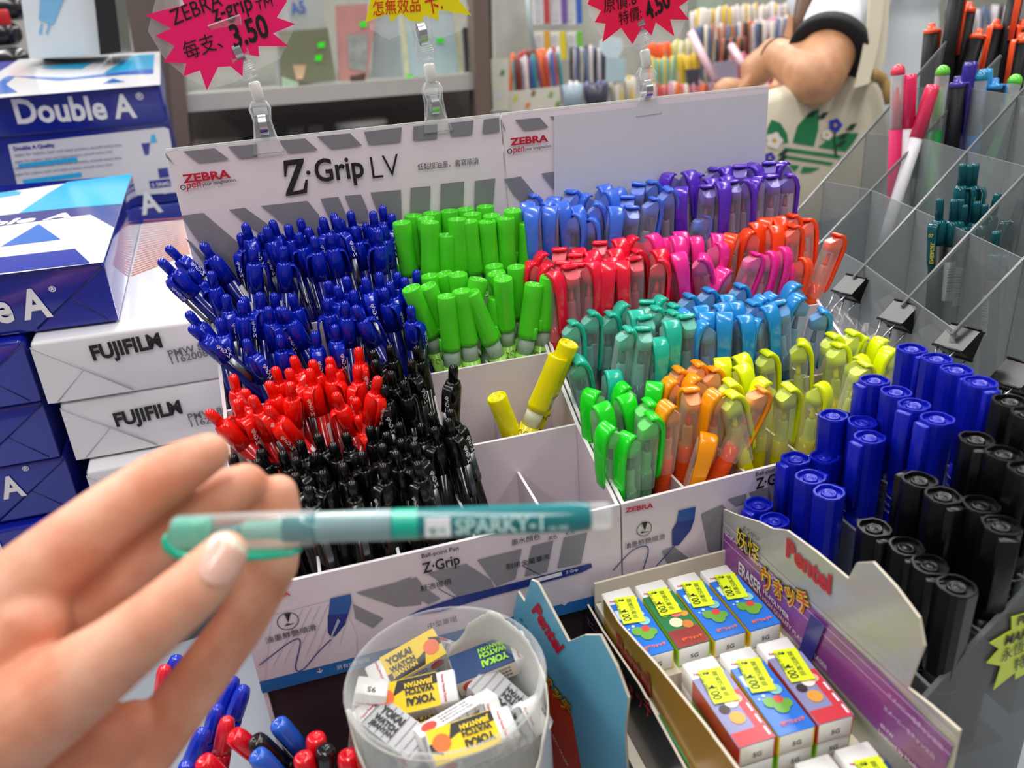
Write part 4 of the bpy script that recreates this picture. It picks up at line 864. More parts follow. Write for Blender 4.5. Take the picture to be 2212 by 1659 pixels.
# cartons behind
CF, CX_, CY_, CZ = oriented((344, 182), 1.0, (342, 112), .30, (0, 207))
def carton(F, ux, uy, uz, lid, h, label, art_):
    W, Lh = .235, .30; O = F - ux * W - uz * h
    M = Matrix(((ux.x, uy.x, uz.x, O.x), (ux.y, uy.y, uz.y, O.y), (ux.z, uy.z, uz.z, O.z), (0, 0, 0, 1))); Mi = M.inverted()
    t = thing('paper_carton', label, 'carton', M, 'paper cartons')
    CN = mat('carton_navy', '10248e', .3, coat=.3, vary=.05)
    MB().box(.004, .004, 0, W - .004, Lh - .004, h - .002, CN, bev=.002).build('carton_body', t)
    mb = MB().box(0, 0, h - lid, W, Lh, h, CN, bev=.003)
    tp = F + uz * .0006; zz1 = lambda q: [hitp(a / 3.95, b / 3.95, tp, uz) for a, b in q]
    m2 = MB()
    if art_:
        m2.flat(zz1([(160, 508), (1366, 440), (1368, 722), (-200, 850), (-300, 800)]), PAPERW); e = uz * .0004
        m2.flat([x + e for x in zz1([(1000, 480), (1320, 462), (1310, 580), (1120, 600), (880, 628), (1010, 545)])], SKYB); m2.flat([x + e for x in zz1([(330, 580), (600, 540), (790, 535), (700, 590), (440, 590)])], SKYB); m2.flat([x + e for x in zz1([(1120, 605), (1310, 585), (1310, 632), (1060, 640), (500, 690), (130, 655), (50, 720), (150, 790), (20, 800), (-200, 830), (60, 650), (600, 665)])], MIDB)
        m2.flat([x + e for x in zz1([(965, 672), (1070, 700), (870, 716)])], MIDB)
    fp = F - uy * .0008; a, b = art_ or ((110, 500), (352, 455)); m2.write('Double A', hitp(*a, fp, uy), hitp(*b, fp, uy), uz, LABELW, .0004, 1.15, .03)
    q = hitp(b[0] - 2, b[1] - 36, fp, uy); m2.write('®', q, q + ux * .009, uz, LABELW, .0004)
    o = mb.build('lid', t); o = m2.build('lid_print', o); o.data.transform(Mi)
    if art_:
        m3 = MB(); bp = F + uy * .0030; S3 = lambda q: [hitp(a / 3.95, b / 3.95, bp, uy) for a, b in q]
        m3.flat(S3([(68, 1235), (1400, 1085), (1440, 1100), (1530, 1640), (190, 1740), (160, 1640)]), PAPERW); bp = bp - uy * .0004
        for a, b, c in (((150, 1400), (655, 1340), SKYB), ((190, 1535), (690, 1470), SKYB)):
            A_, B_ = S3([a, b]); d = uz * .006; m3.add([A_, B_, B_ - d, A_ - d], [(0, 1, 2, 3)], c)
        A_, B_ = S3([(120, 1285), (470, 1250)]); m3.write('Double A Quality', A_, B_, uz, NAVYP, .0003, 1, .03)
        for k in range(4):
            A_, B_ = S3([(130, 1335 + k * 55), (1040 - 80 * (k % 2), 1245 + k * 55)]); m3.write('paper for copiers, laser and inkjet printers, smooth every time', A_, B_, uz, mat('small_print', '8a8aa0', .5), .0003)
        m3.flat(S3([(1205, 1225), (1280, 1218), (1270, 1320), (1235, 1325)]), NAVYP); m3.flat(S3([(1290, 1150), (1320, 1145), (1340, 1215), (1280, 1220)]), SKYB)
        m3.flat(S3([(1345, 1440), (1430, 1430), (1445, 1510), (1360, 1520)]), NAVYP); m3.flat(S3([(1270, 1545), (1450, 1525), (1460, 1590), (1285, 1610)]), NAVYP); A_, B_ = S3([(1300, 1595), (1450, 1578)]); m3.write('S 5RMS', A_, B_, uz, LABELW, .0006)
        o = m3.build('body_label', t); o.data.transform(Mi)
    return t
ch = (CF - onray(386, 437, CF, CY_)).dot(CZ); lidh = (CF - onray(366, 266, CF, CY_)).dot(CZ)
carton(CF, CX_, CY_, CZ, lidh, ch, 'upper blue and white copier paper carton behind the reams, white lettered lid', ((38, 266), (297, 252)))
C2 = CF - CZ * (ch + .001); h2 = .24
carton(C2, CX_, CY_, CZ, lidh, h2, 'lower blue copier paper carton, just its lettered lid edge showing', None)
q = C2 - CZ * (h2 + .001); st = MB(); st.loft([[Vector((v.x, v.y, FLOORZ)) for v in (q - CX_ * .25, q + CX_ * .03, q + CX_ * .03 + CY_ * .32, q - CX_ * .25 + CY_ * .32)], [q - CX_ * .25, q + CX_ * .03, q + CX_ * .03 + CY_ * .32, q - CX_ * .25 + CY_ * .32]], mat('stand_board', '50535a', .5), False)
tag(st.build('carton_stand'), 'dark board stand carrying the two paper cartons', 'stand')
# ================================================================ sign clips and price stars
CLIPM = clear('clip_clear', 'eef2f4', .16, .05, vary=.04); JOINT = mat('white_joint', 'eceae6', .35, vary=.02)
half = [(4, 0), (6.3, -5), (5.0, -14), (6.5, -26), (9.6, -38)]
def jaw(mb, M):
    o = half + [(-x, z) for x, z in reversed(half)]
    for s in (1, -1):
        pt = [(x / 1000, s * (.0012 + .0042 * max(0, 1 - abs(z + 14) / 14) * (1 if z > -30 else 1) + (.0016 if z < -30 else 0)), z / 1000) for x, z in o]
        n = len(half); rows = [(pt[i], pt[2 * n - 1 - i]) for i in range(n)]
        v = [p for r in rows for p in r]; mb.add(v, [(2 * i, 2 * i + 1, 2 * i + 3, 2 * i + 2) for i in range(n - 1)], CLIPM, False, M)
        mb.tube(pt + [pt[0]], .0006, CLIPM, 6, M)
        for k in range(4): mb.tube([(-.0042, s * .0052, -.005 - .0014 * k), (.0042, s * .0052, -.005 - .0014 * k)], .0003, CLIPM, 5, M)
def sign_clip(base_px, joint_px, top_dir, label):
    B_ = hit(*base_px, 'y', .5395); J = hit(*joint_px, 'y', .5395); ax = (J - B_).normalized()
    t = thing('sign_clip', label, 'sign clip', Matrix.Translation(B_), 'clear sign clips'); I = Matrix.Translation(-B_)
    def bd(mb, nm, lab=None):
        o = mb.build(nm, t); o.data.transform(I)
        if lab: o['label'] = lab
    M1 = frame(B_ + ax * ((J - B_).length - .006), ax, (1, 0, 0)); k = ((J - B_).length - .006) / .038; M1 = M1 @ Matrix.Diagonal((1, 1, k, 1))
    mb = MB(); jaw(mb, M1); bd(mb, 'lower_clip')
    mb = MB().tube([M1 @ Vector((.0042 * 0, .0058 * math.cos(q_), -.016 + .006 * math.sin(q_))) for q_ in [math.pi * 2 * i / 14 for i in range(15)]], .0001, SILVER, 4)
    mb = MB(); rg = [[M1 @ Vector((x, .0060 * math.cos(q_), -.017 + .0075 * math.sin(q_))) for x in (-.0024, .0024)] for q_ in [math.pi * 2 * i / 16 for i in range(17)]]
    mb.add([p for r in rg for p in r], [(2 * i, 2 * i + 1, 2 * i + 3, 2 * i + 2) for i in range(16)], SILVER, True); bd(mb, 'spring', 'shiny metal spring')
    d2 = Vector(top_dir).normalized()
    MBj = MB().lathe([(.0028, -.0055), (.0036, -.0045), (.0036, .0045), (.0028, .0055)], JOINT, 18, M=frame(J, (ax + d2).normalized()))
    bd(MBj, 'swivel_joint', 'white swivel joint')
    U = J + d2 * .007; mb = MB().tube([J + d2 * .004, U + d2 * .003], .0014, CLIPM, 8)
    M2 = frame(U + d2 * .001, -d2, (1, 0, 0)); M2 = M2 @ Matrix.Diagonal((1, 1, .9, 1)); jaw(mb, M2); bd(mb, 'upper_clip')
    rg = [[M2 @ Vector((x, .0060 * math.cos(q_), -.017 + .0075 * math.sin(q_))) for x in (-.0024, .0024)] for q_ in [math.pi * 2 * i / 16 for i in range(17)]]
    mb = MB().add([p for r in rg for p in r], [(2 * i, 2 * i + 1, 2 * i + 3, 2 * i + 2) for i in range(16)], SILVER, True); bd(mb, 'spring', 'shiny metal spring')
sign_clip((580, 330), (554, 197), (-.25, -.15, 1), 'clear sign clip on the striped board holding the pink price star')
sign_clip((945, 283), (929, 157), (-.12, -.1, 1), 'clear sign clip near the board seam holding the yellow star')
sign_clip((1398, 248), (1395, 126), (-.3, -.1, 1), 'clear sign clip on the blank white sheet holding the crimson star')
def star(pts, col, label, words, Y, ink):
    t = thing('price_star', label, 'price sign', Matrix.Translation(hit(*pts[0], 'y', Y)), 'price stars on clips'); I = t.matrix_world.inverted()
    mb = MB().prism(P(pts, Y), .0005, mat(*col), nrm=Vector((0, -1, 0)))
    for tx, a, b, bo, tall in words: say(mb, tx, a, b, Y - .0007, ink, tall, bo, .15)
    o = mb.build('card', t); o.data.transform(I)
    c = (sum(p[0] for p in pts) / len(pts), sum(p[1] for p in pts) / len(pts)); n = 14; hull = []
    for i in range(n):
        a = 2 * math.pi * i / n; m = max((p[0] - c[0]) * math.cos(a) + (p[1] - c[1]) * math.sin(a) for p in pts) * .97; hull.append((c[0] + m * math.cos(a), c[1] + m * math.sin(a)))
    o = MB().prism(P(hull, Y + .0009), .0002, clear('pouch_film', 'ffffff', .05, .05, vary=.12), nrm=Vector((0, 1, 0))).build('clear_pouch', t); o.data.transform(I)
BINK = mat('marker_ink', '1a1012', .4); RINK = mat('red_marker_ink', 'e02410', .4)
star([(394, 0), (399, 11), (314, 32), (370, 62), (335, 77), (378, 99), (354, 134), (402, 137), (396, 165), (432, 152), (447, 195), (471, 145), (498, 143), (524, 165), (526, 117), (560, 122), (558, 100), (623, 100), (590, 72), (638, 52), (598, 38), (620, 3), (600, -40), (560, -25), (530, -70), (490, -35), (440, -65), (425, -25)], ('star_pink', 'ff0a70', .3, 0, .4), 'hot pink star-shaped price card reading 3.50 over the striped board',
     [('ZEBRA', (376, 55), (482, 12), 0, 1.1), ('z-grip', (463, 47), (548, 20), .01, 1.2), ('TM', (556, 24), (590, 13), 0, 1), ('每支、', (402, 128), (482, 100), .01, 1.1), ('3.50', (508, 104), (584, 76), .025, 1.3)], .532, BINK)
star([(800, -30), (799, 5), (789, 48), (838, 30), (846, 48), (866, 28), (884, 44), (910, 48), (917, 33), (947, 44), (947, 21), (1018, 33), (990, 0), (985, -40), (900, -60)], ('star_yellow', 'f4e400', .3, 0, .4), 'yellow star-shaped price card with red handwriting, cut by the top edge', [('怎無效品', (806, 32), (908, 22), .01, 1.2), ('卡.', (922, 28), (957, 18), .03, 1.5)], .532, RINK)
star([(1272, -40), (1272, 0), (1269, 9), (1298, 23), (1284, 48), (1308, 51), (1301, 91), (1341, 60), (1366, 95), (1387, 57), (1407, 76), (1416, 48), (1456, 78), (1447, 42), (1488, 43), (1466, 15), (1486, 0), (1480, -50), (1380, -70)], ('star_crimson', 'fb0a4c', .3, 0, .4), 'crimson star-shaped price card reading 4.50 over the blank sheet', [('原價:6', (1305, 26), (1375, 8), .01, 1.2), ('特價:', (1338, 54), (1386, 38), .01, 1.2), ('4.50', (1400, 44), (1450, 12), .025, 1.4)], .532, BINK)
# ================================================================ acrylic racks and their pens (right)
ACR = clear('acrylic_sheet', 'aab0b2', .07, .06, tint='eef0f0', vary=0); ACE = clear('acrylic_edge', '8b8f91', .5, .2, vary=.02)
ACG = clear('acrylic_grey', '77797a', .32, .12, tint='d0d2d2', vary=.02)
def perm_marker(col, nm, ink):
    L = .125; t = thing('permanent_marker', 'x', 'marker'); C = mat(nm + '_marker_cap', col, .30, coat=.1 if nm == 'blue' else 0, vary=.04, scale=200, spec=.5)
    R = .0077
    def oct_(r, z): return [(r * a, r * b, z) for a, b in ((1, .45), (.72, .80), (.38, .98), (-.38, .98), (-.72, .80), (-1, .45), (-1, -.45), (-.72, -.80), (-.38, -.98), (.38, -.98), (.72, -.80), (1, -.45))]
    mb = MB().loft([oct_(R * .95, L - .047), oct_(R * .97, L - .020), oct_(R, L - .001), oct_(R * .97, L), oct_(R * .84, L), oct_(R * .80, L - .0022)], C, False)
    mb.lathe([(.0040, L - .0024), (.0040, L - .0008), (.0034, L - .0004), (.0028, L - .0010), (.0014, L - .0011), (.0010, L - .0006), (.0001, L - .0006)], C, 18, cap0=False)
    mb.build('cap', t)
    MB().box(.0068, -.0040, L - .040, .0112, .0040, L - .0012, C, bev=.0006, seg=1).build('clip', t)
    mb = MB().lathe([(.0072, 0), (.0074, .002), (.0074, L - .060), (.0073, L - .047)], C, 20)
    mb.lathe([(.00755, L - .0560), (.00755, L - .0550)], mat('ring_silver', 'b9b9b0', .4), 20, cap0=False, cap1=False)
    a0 = -math.pi / 2
    for k, tx in enumerate(('← Turn to refill ink.', 'Girar para recarga de')):
        v, f = text_mesh(tx, .01); wd = max(p[0] for p in v)
        mb.add([(.0076 * math.cos(a0 - .8 + 2.2 * p[0] / wd), .0076 * math.sin(a0 - .8 + 2.2 * p[0] / wd), L - .061 - k * .0042 + p[1] * .0026) for p in v], f, ink)
    mb.build('barrel', t); return t
INKP = mat('pale_marker_print', 'b9c0e0', .5); MK = {}
def put_marker(kind, px, py, z, az, label):
    T_ = hit(px, py, 'z', z); L = .125; M = Matrix.Translation((T_.x, T_.y, T_.z - L)) @ Matrix.Rotation(math.radians(az), 4, 'Z')
    g = f'{kind} permanent markers in the stepped acrylic rack'
    if kind not in MK:
        MK[kind] = o = perm_marker('0818ac' if kind == 'blue' else '060607', kind, INKP); o.matrix_world = M; o['label'] = label; o['group'] = g
    else: dup(MK[kind], M, label, g)
ZT = [.196, .182, .164, .142, .118]
rows_b = [[(1970, 752), (2024, 773), (2067, 797), (2118, 824)], [(1889, 820), (1936, 845), (1975, 873), (2025, 903)], [(1800, 896), (1863, 910), (1879, 943)], [(1719, 989), (1781, 985), (1751, 1029), (1791, 1062)], [(1639, 1088), (1673, 1123), (1700, 1165)]]
rows_k = [[(2183, 865), (2225, 892)], [(2110, 947), (2170, 978), (2220, 1012)], [(1987, 1035), (2038, 1069), (2120, 1088), (2164, 1133)], [(1889, 1138), (1959, 1179), (2009, 1218), (2067, 1264)], [(1983, 1445)]]
az_b = [[-95, -100, -100, -100], [180, -100, -160, -178], [20, -120, -172], [-172, 12, 15, 25], [-160, -170, -170]]
TN = ['top tier', 'second tier down', 'third tier down', 'fourth tier down', 'lowest tier']
for kind, rows in (('blue', rows_b), ('black', rows_k)):
    for i, r in enumerate(rows):
        for j, (px, py) in enumerate(r):
            z = ZT[i] if not (kind == 'black' and i == 4) else .05
            az = az_b[i][j] if kind == 'blue' else (-112, -118, 100, -100)[(j + i) % 4] if i < 4 else -90
            put_marker(kind, px, py, z, az, f'{kind} permanent marker, {nth(j + 1)} from the striped display in the {TN[i]} of the rack')
rk = thing('acrylic_rack', 'low clear stepped acrylic rack of blue and black permanent markers', 'pen rack', Matrix.Translation((.28, .28, CT))); rinv = Matrix.Translation((-.28, -.28, -CT))
def rp(mb, nm, root=rk, inv=rinv):
    o = mb.build(nm, root); o.data.transform(inv); return o
tx = [.338, .314, .290, .264, .238, .214]
for i in range(5):
    zt = ZT[i] - .052
    mb = MB().box(tx[i + 1] - .0008, .212, ZT[i] - .127, tx[i + 1] + .0008, .3455, zt - .0003, ACR); mb.box(tx[i + 1] - .0009, .212, zt - .0003, tx[i + 1] + .0009, .3455, zt + .0003, ACE); rp(mb, 'tier_pane')
    rp(MB().box(tx[i + 1], .212, ZT[i] - .1275, tx[i], .3455, ZT[i] - .1262, ACR), 'tier_floor')
for y, m in ((.2805, ACR), (.3462, ACR)):
    q = [(.2135, y, CT)] + [(tx[5 - i] + (.0006), y, ZT[4 - i] - .050) for i in range(5)] + [(.345, y, .150), (.345, y, CT)]
    rp(MB().prism(q, .0012, m, nrm=Vector((0, 1, 0)), side=ACE), 'divider')
q = [hit(1965, 1548, 'y', .2085), hit(2100, 1400, 'y', .2085), hit(2212, 1283, 'y', .2085), hit(2330, 1150, 'y', .2085)]; q = q + [Vector((q[-1].x, .2085, CT)), Vector((q[0].x, .2085, CT))]
rp(MB().prism(q, .0025, ACG, nrm=Vector((0, 1, 0)), side=ACE), 'near_wall')
# neon price star stuck on the near wall
K = .2075
sp = thing('price_star', 'neon yellow star price sticker taped to the acrylic wall by the frame edge', 'price sign', Matrix.Translation(hit(2180, 1400, 'y', K))); I = sp.matrix_world.inverted()
L_ = (1652, 1239); zq = lambda q: zo(L_, q)
mb = MB().prism(P(zq([(2300, 310), (2100, 370), (2100, 480), (1915, 590), (1995, 640), (1890, 760), (2010, 785), (1945, 990), (2130, 840), (2130, 900), (2300, 800)]), K), .0004, mat('star_neon', 'd0e21c', .3, 0, .3), nrm=Vector((0, -1, 0)))
for tx_, a, b in (('PERMA', (2150, 440), (2420, 320)), ('MARKER', (2040, 610), (2400, 480)), ('永恆:', (2010, 750), (2230, 640)), ('特惠', (2120, 830), (2330, 720))):
    a, b = zq([a, b]); say(mb, tx_, a, b, K - .0006, BINK, 1.3, .03, .15)
o = mb.build('card', sp); o.data.transform(I)
# taller rack with gel pens, further back
r2 = thing('acrylic_rack', 'tall clear stepped acrylic rack with loose markers and gel pens beside the tote bag', 'pen rack', Matrix.Translation((.5, .5, CT))); i2 = Matrix.Translation((-.5, -.5, -CT))
DV = [(.66, .463, .193, .62, .341), (.60, .442, .173, .62, .325), (.52, .425, .173, .60, .338), (.44, .403, .177, .57, .329), (.375, .385, .180, .54, .321)]
for (y, xa_, za, xb, zb_) in DV:
    q = [(xa_, y, CT), (xa_, y, za), (xb, y, zb_), (xb, y, CT)]; rp(MB().prism(q, .0016, ACR, nrm=Vector((0, 1, 0))), 'divider', r2, i2)
    d = Vector((xb - xa_, 0, zb_ - za)).normalized(); n_ = Vector((-d.z, 0, d.x)) * .0022
    a, b = Vector((xa_, y, za)), Vector((xb, y, zb_)); e = Vector((0, .0018, 0))
    rp(MB().loft([[a, a + e, a + e - n_, a - n_], [b, b + e, b + e - n_, b - n_]], ACE, False), 'divider_rim', r2, i2)
for zl, ztop in ((.182, .14), (.222, .18), (.262, .22), (.300, .26)):
    for k in range(4):
        pts_ = []
        for (y, xa_, za, xb, zb_) in (DV[k], DV[k + 1]):
            pts_.append(Vector((xa_ + (zl - za) / (zb_ - za) * (xb - xa_), y, zl)))
        a, b = pts_; fl = zl - .15
        rp(MB().prism([a, b, Vector((b.x, b.y, fl)), Vector((a.x, a.y, fl))], .0012, ACR, nrm=Vector((1, 0, 0)), side=ACE), 'tier_pane', r2, i2)
# binder clips on the low ends of the dividers
BLKM = mat('black_enamel', '0b0b0d', .32, vary=.03, spec=.4)
def binder(F, d, label):
    x = Vector(d).normalized(); t = thing('binder_clip', label, 'binder clip', frame(F, x, (0, 1, 0)), 'binder clips on the rack dividers')
    mb = MB().loft([[(-.0075, -.0015, -.010), (.0075, -.0015, -.010), (.0075, -.0062, .0065), (-.0075, -.0062, .0065)], [(-.0075, -.0009, -.010), (.0075, -.0009, -.010), (.0075, -.0055, .007), (-.0075, -.0055, .007)]], BLKM, False)
    t2_ = MB()
    t2_.add([(sx * .011, sy, sz) for sx in (-1, 1) for sy, sz in ((-.0018, .010), (.0018, .010), (.0062, -.008), (-.0062, -.008))], [(0, 1, 2, 3), (7, 6, 5, 4), (0, 4, 5, 1), (1, 5, 6, 2), (2, 6, 7, 3), (3, 7, 4, 0)], BLKM)
    for s in (1, -1): t2_.tube([(-.011, s * .0018, .010), (.011, s * .0018, .010)], .0010, BLKM, 8)
    for s in (1, -1): t2_.tube([(-.011, s * .0062, -.008), (.011, s * .0062, -.008)], .0011, BLKM, 8)
    t2_.build('clip_body', t)
    for s in (1, -1):
        pts_ = [(-.007, s * .0062, -.008), (-.0045, s * .0068, -.016), (-.0030, s * .0072, -.022), (-.0042, s * .0075, -.026), (0, s * .0077, -.0285), (.0042, s * .0075, -.026), (.0030, s * .0072, -.022), (.0045, s * .0068, -.016), (.007, s * .0062, -.008)]
        MB().tube(pts_, .0006, SILVER, 6).build('wire_handle', t)
for (px, py), lab in (((1838, 622), 'black binder clip on the rack divider nearest the orange highlighter'), ((1945, 682), 'black binder clip on the middle rack divider with its wire loops hanging'), ((2072, 738), 'shiny black binder clip behind the blue markers'), ((2195, 815), 'shiny black binder clip at the frame edge above the black markers')):
    y = {1838: .52, 1945: .44, 2072: .375, 2195: .345}[px]; binder(hit(px, py, 'y', y), (-.75, -.05, -.66) if 0 else (.62, .1, .78), lab)
# loose pens in the tall rack
def slim(kind, col, col2):
    L = .14; nm = f'{kind}_{col}'; t = thing('marker_pen', 'x', 'marker'); C = mat(nm + '_plastic', col, .25, coat=.3, vary=.04); D = mat('smooth_' + col2 + '_plastic', col2, .5, vary=.0, spec=.2)
    if kind == 'clip':
        MB().lathe([(.0055, 0), (.0060, .004), (.0064, L - .055), (.0066, L - .004)], D, 18).build('body', t)
        MB().lathe([(.0068, L - .0042), (.0068, L - .0015), (.0060, L), (.0036, L), (.0034, L + .0042), (.0028, L + .005), (.0001, L + .005)], C, 18).build('cap_top', t)
        MB().strip([(.0050, L - .0010, .0030, .0009), (.0085, L - .0014, .0030, .0009), (.0094, L - .004, .0028, .0009), (.0088, L - .042, .0024, .0008)], C).build('clip', t)
    elif kind == 'clearcap':
        MB().lathe([(.0054, L - .05), (.0056, L - .02), (.0058, L - .003)], clear('cap_clear2', 'e4e8ea', .3, .15), 18, cap1=False).build('cap', t)
        MB().lathe([(.0058, L - .0042), (.0059, L - .001), (.0050, L + .002), (.0026, L + .0042), (.0001, L + .0048)], D if 0 else C, 18).build('cap_top', t)
        MB().lathe([(.0001, L - .013), (.0014, L - .015), (.0018, L - .022), (.0032, L - .026), (.0034, L - .05)], C, 12).build('nib', t)
        MB().lathe([(.005, 0), (.0054, .003), (.0056, L - .05)], D, 18).build('body', t)
    else:
        MB().lathe([(.0062, L - .045), (.0060, L - .004), (.0052, L), (.0001, L)], C, 18).build('cap', t); MB().lathe([(.0040, 0), (.0050, .02), (.0058, L - .045)], D, 18).build('body', t)
    return t
SP = {}
def put_slim(kind, col, col2, px, py, D_, ln, az, label, group):
    T_ = dep(px, py, D_); e = math.radians(ln - math.degrees(math.atan((1391 - px) / (4650 - py))) * 0); d = Vector((-math.sin(e), .06, math.cos(e))).normalized(); M = frame(T_ - d * .14, d) @ Matrix.Rotation(math.radians(az), 4, 'Z')
    k = (kind, col, col2)
    if k not in SP: SP[k] = o = slim(*k); o.matrix_world = M; o['label'] = label; o['group'] = group
    else: dup(SP[k], M, label, group)
g = 'black markers with orange tops in the tall rack'
for i, (x, y, ln, az) in enumerate(((1485, 225, 0, 0), (1650, 195, -6, -120), (1775, 60, -4, 200), (1850, 270, -14, -60), (1985, 195, -8, 200), (2115, 195, -2, -90), (2200, 195, 0, -90), (2150, -60, -6, -120), (1690, -80, -4, 0), (2190, 300, -4, 180))):
    put_slim('clip', 'ff5a2c', '141316', 1600 + x / 3.606, y / 3.606, .76 - .004 * i, ln, az, f'black marker with an orange top and clip, {nth(i + 1)} of those poking from the tall rack', g)
g = 'mixed caps in the tall rack'
for kind, c1, c2, x, y, ln, lab in (('clearcap', 'f0405a', 'c81e5a', 1225, 545, 3, 'clear-capped pink marker nearest the tote bag'), ('clearcap', '62c83c', '0f8c3c', 1575, 550, -2, 'clear-capped green marker in the middle of the rack'), ('clearcap', '1a8ab4', '1684e0', 1870, 590, -2, 'clear-capped bright blue marker in the tall rack'), ('clearcap', '62d83c', '1d8a4c', 2140, 620, -16, 'clear-capped green marker slanting by the frame edge'),
                                    ('solid', 'ff2e6a', 'e8e6ea', 1315, 580, 3, 'white pen with an upright coral pink cap'), ('solid', 'f43a66', 'e0dee4', 1500, 665, -17, 'white pen with a slanting coral pink cap'), ('solid', '3a2c96', '221c5a', 1795, 480, -2, 'violet round-capped marker behind the blue clear-capped one'), ('solid', '3a9cd8', '3a9cd8', 1910, 535, 0, 'light blue square-topped marker behind the clear-capped blue one'),
                                    ('clip', '2a92dc', '0e0e12', 1975, 655, 0, 'black marker with a sky blue end and clip'), ('clip', '4a38a8', '15131a', 1690, 640, 0, 'black marker with a violet clip')):
    put_slim(kind, c1, c2, 1600 + x / 3.606, y / 3.606, .69, ln, -20, lab, g)
TEALC = clear('teal_smoke', '0c5a66', .75, .08, tint='2a8a94')
def gel():
    L = .14; t = thing('gel_pen', 'x', 'gel pen'); BB = mat('matt_black_barrel', '121315', .4, vary=.05)
    MB().lathe([(.0028, L - .016), (.0029, L - .002), (.0024, L), (.0001, L)], TEALC, 14).build('button', t)
    MB().lathe([(.0050, L - .034), (.0052, L - .022), (.0046, L - .0165), (.0030, L - .0155)], TEALC, 16).build('collar', t)
    mb = MB().lathe([(.0012, 0), (.0044, .016), (.0055, .03), (.0053, L - .034)], BB, 16); barcode(mb, .0054, 0, L - .075, L - .045, .8, -2.4); mb.build('barrel', t)
    mb = MB().strip([(.0040, L - .018, .0034, .0008), (.0072, L - .0172, .0036, .0008), (.0086, L - .021, .0034, .0008), (.0084, L - .045, .0026, .0008), (.0066, L - .054, .0016, .0008)], TEALC)
    YP = mat('yellow_pen_print', 'd8d21e', .4); mb.write('ENERGEL', (.0096, 0, L - .046), (.0096, 0, L - .030), (0, 1, 0), YP, .0001); mb.write('07', (.0097, -.0017, L - .0265), (.0097, .0017, L - .0265), UPZ, YP, .0001); mb.build('clip', t); return t
gp = None; g = 'teal and black gel pens in the tall rack'
for i, (x, y, ln, az) in enumerate(((1500, 190, 3, 200), (1620, 200, 2, 10), (1675, 195, 2, 100), (1705, 245, 2, 0), (1815, 215, 2, -100), (1875, 240, 2, 180), (1995, 150, -12, 180), (2195, 195, -16, 180), (1975, 470, 5, -60), (1695, -105, 2, -60), (1745, -95, 2, -30), (1800, -105, 0, -60))):
    T_ = dep(1650 + x / 3.936, 380 + y / 3.936, .57 if i != 8 else .54); e = math.radians(ln); d = Vector((-math.sin(e), .05, math.cos(e))).normalized(); M = frame(T_ - d * .14, d) @ Matrix.Rotation(math.radians(az), 4, 'Z')
    lab = f'teal and black gel pen, {nth(i + 1)} counting from the clipped dividers' if i < 9 else f'teal and black gel pen of the cluster by the frame edge, {nth(i - 8)} one'
    if gp is None: gp = gel(); gp.matrix_world = M; gp['label'] = lab; gp['group'] = g
    else: dup(gp, M, lab, g)

# crinkled clear bag left in the empty cells
rnd = random.Random(9); mb = MB(); nx, ny = 16, 10; A0, B0 = hit(1788, 655, 'y', .47), hit(1895, 712, 'y', .41); v = []
for i in range(nx):
    for j in range(ny):
        p = A0.lerp(B0, i / (nx - 1)); v.append((p.x + rnd.uniform(-.003, .003) + .012 * j / ny, p.y + rnd.uniform(-.003, .003), p.z - .06 * j / (ny - 1) + rnd.uniform(-.003, .003)))
mb.add(v, [(i * ny + j, i * ny + j + 1, (i + 1) * ny + j + 1, (i + 1) * ny + j) for i in range(nx - 1) for j in range(ny - 1)], clear('crinkled_film', 'ffffff', .05, .04, vary=.05), False)
tag(mb.build('plastic_bag'), 'crinkled clear plastic bag in the empty rack cells beside the white display side', 'bag')
# ================================================================ the hand and its pen
def remeshed(segs, name, m, parent=None, vox=.0012, smooth=6, extra=None):
    """one continuous skin grown round tapered segments: segs = [(p0, r0, p1, r1)]"""
    mb = MB()
    for p0, r0, p1, r1 in segs:
        p0, p1 = Vector(p0), Vector(p1); d = p1 - p0; L = d.length; M = frame(p0, d if L > 1e-6 else (0, 0, 1), (1, 0.01, 0))
        prof = [(r0 * math.sin(a), -r0 * math.cos(a)) for a in (.05, .4, .8, 1.2)] + [(r0 + (r1 - r0) * u, L * u) for u in (0, .25, .5, .75, 1)] + [(r1 * math.cos(a), L + r1 * math.sin(a)) for a in (.4, .8, 1.2, 1.52)]
        mb.lathe([(max(r, .00002), z) for r, z in prof], m, 18, M=M)
    if extra: extra(mb)
    o = mb.build(name)
    md = o.modifiers.new('r', 'REMESH'); md.mode = 'VOXEL'; md.voxel_size = vox; md.use_smooth_shade = True
    sm = o.modifiers.new('s', 'SMOOTH'); sm.iterations = smooth; sm.factor = .5
    dg = bpy.context.evaluated_depsgraph_get(); me = bpy.data.meshes.new_from_object(o.evaluated_get(dg)); o.modifiers.clear(); old = o.data; o.data = me; bpy.data.meshes.remove(old)
    me.materials.clear(); me.materials.append(m); me.polygons.foreach_set('use_smooth', [True] * len(me.polygons))
    if parent is not None: o.parent = parent
    return o
def chain(pts):
    """pts = [(px, py, D, radius_px)] -> segments"""
    q = [(dep(a, b, D), r / FPX * D) for a, b, D, r in pts]
    return [(q[i][0], q[i][1], q[i + 1][0], q[i + 1][1]) for i in range(len(q) - 1)]
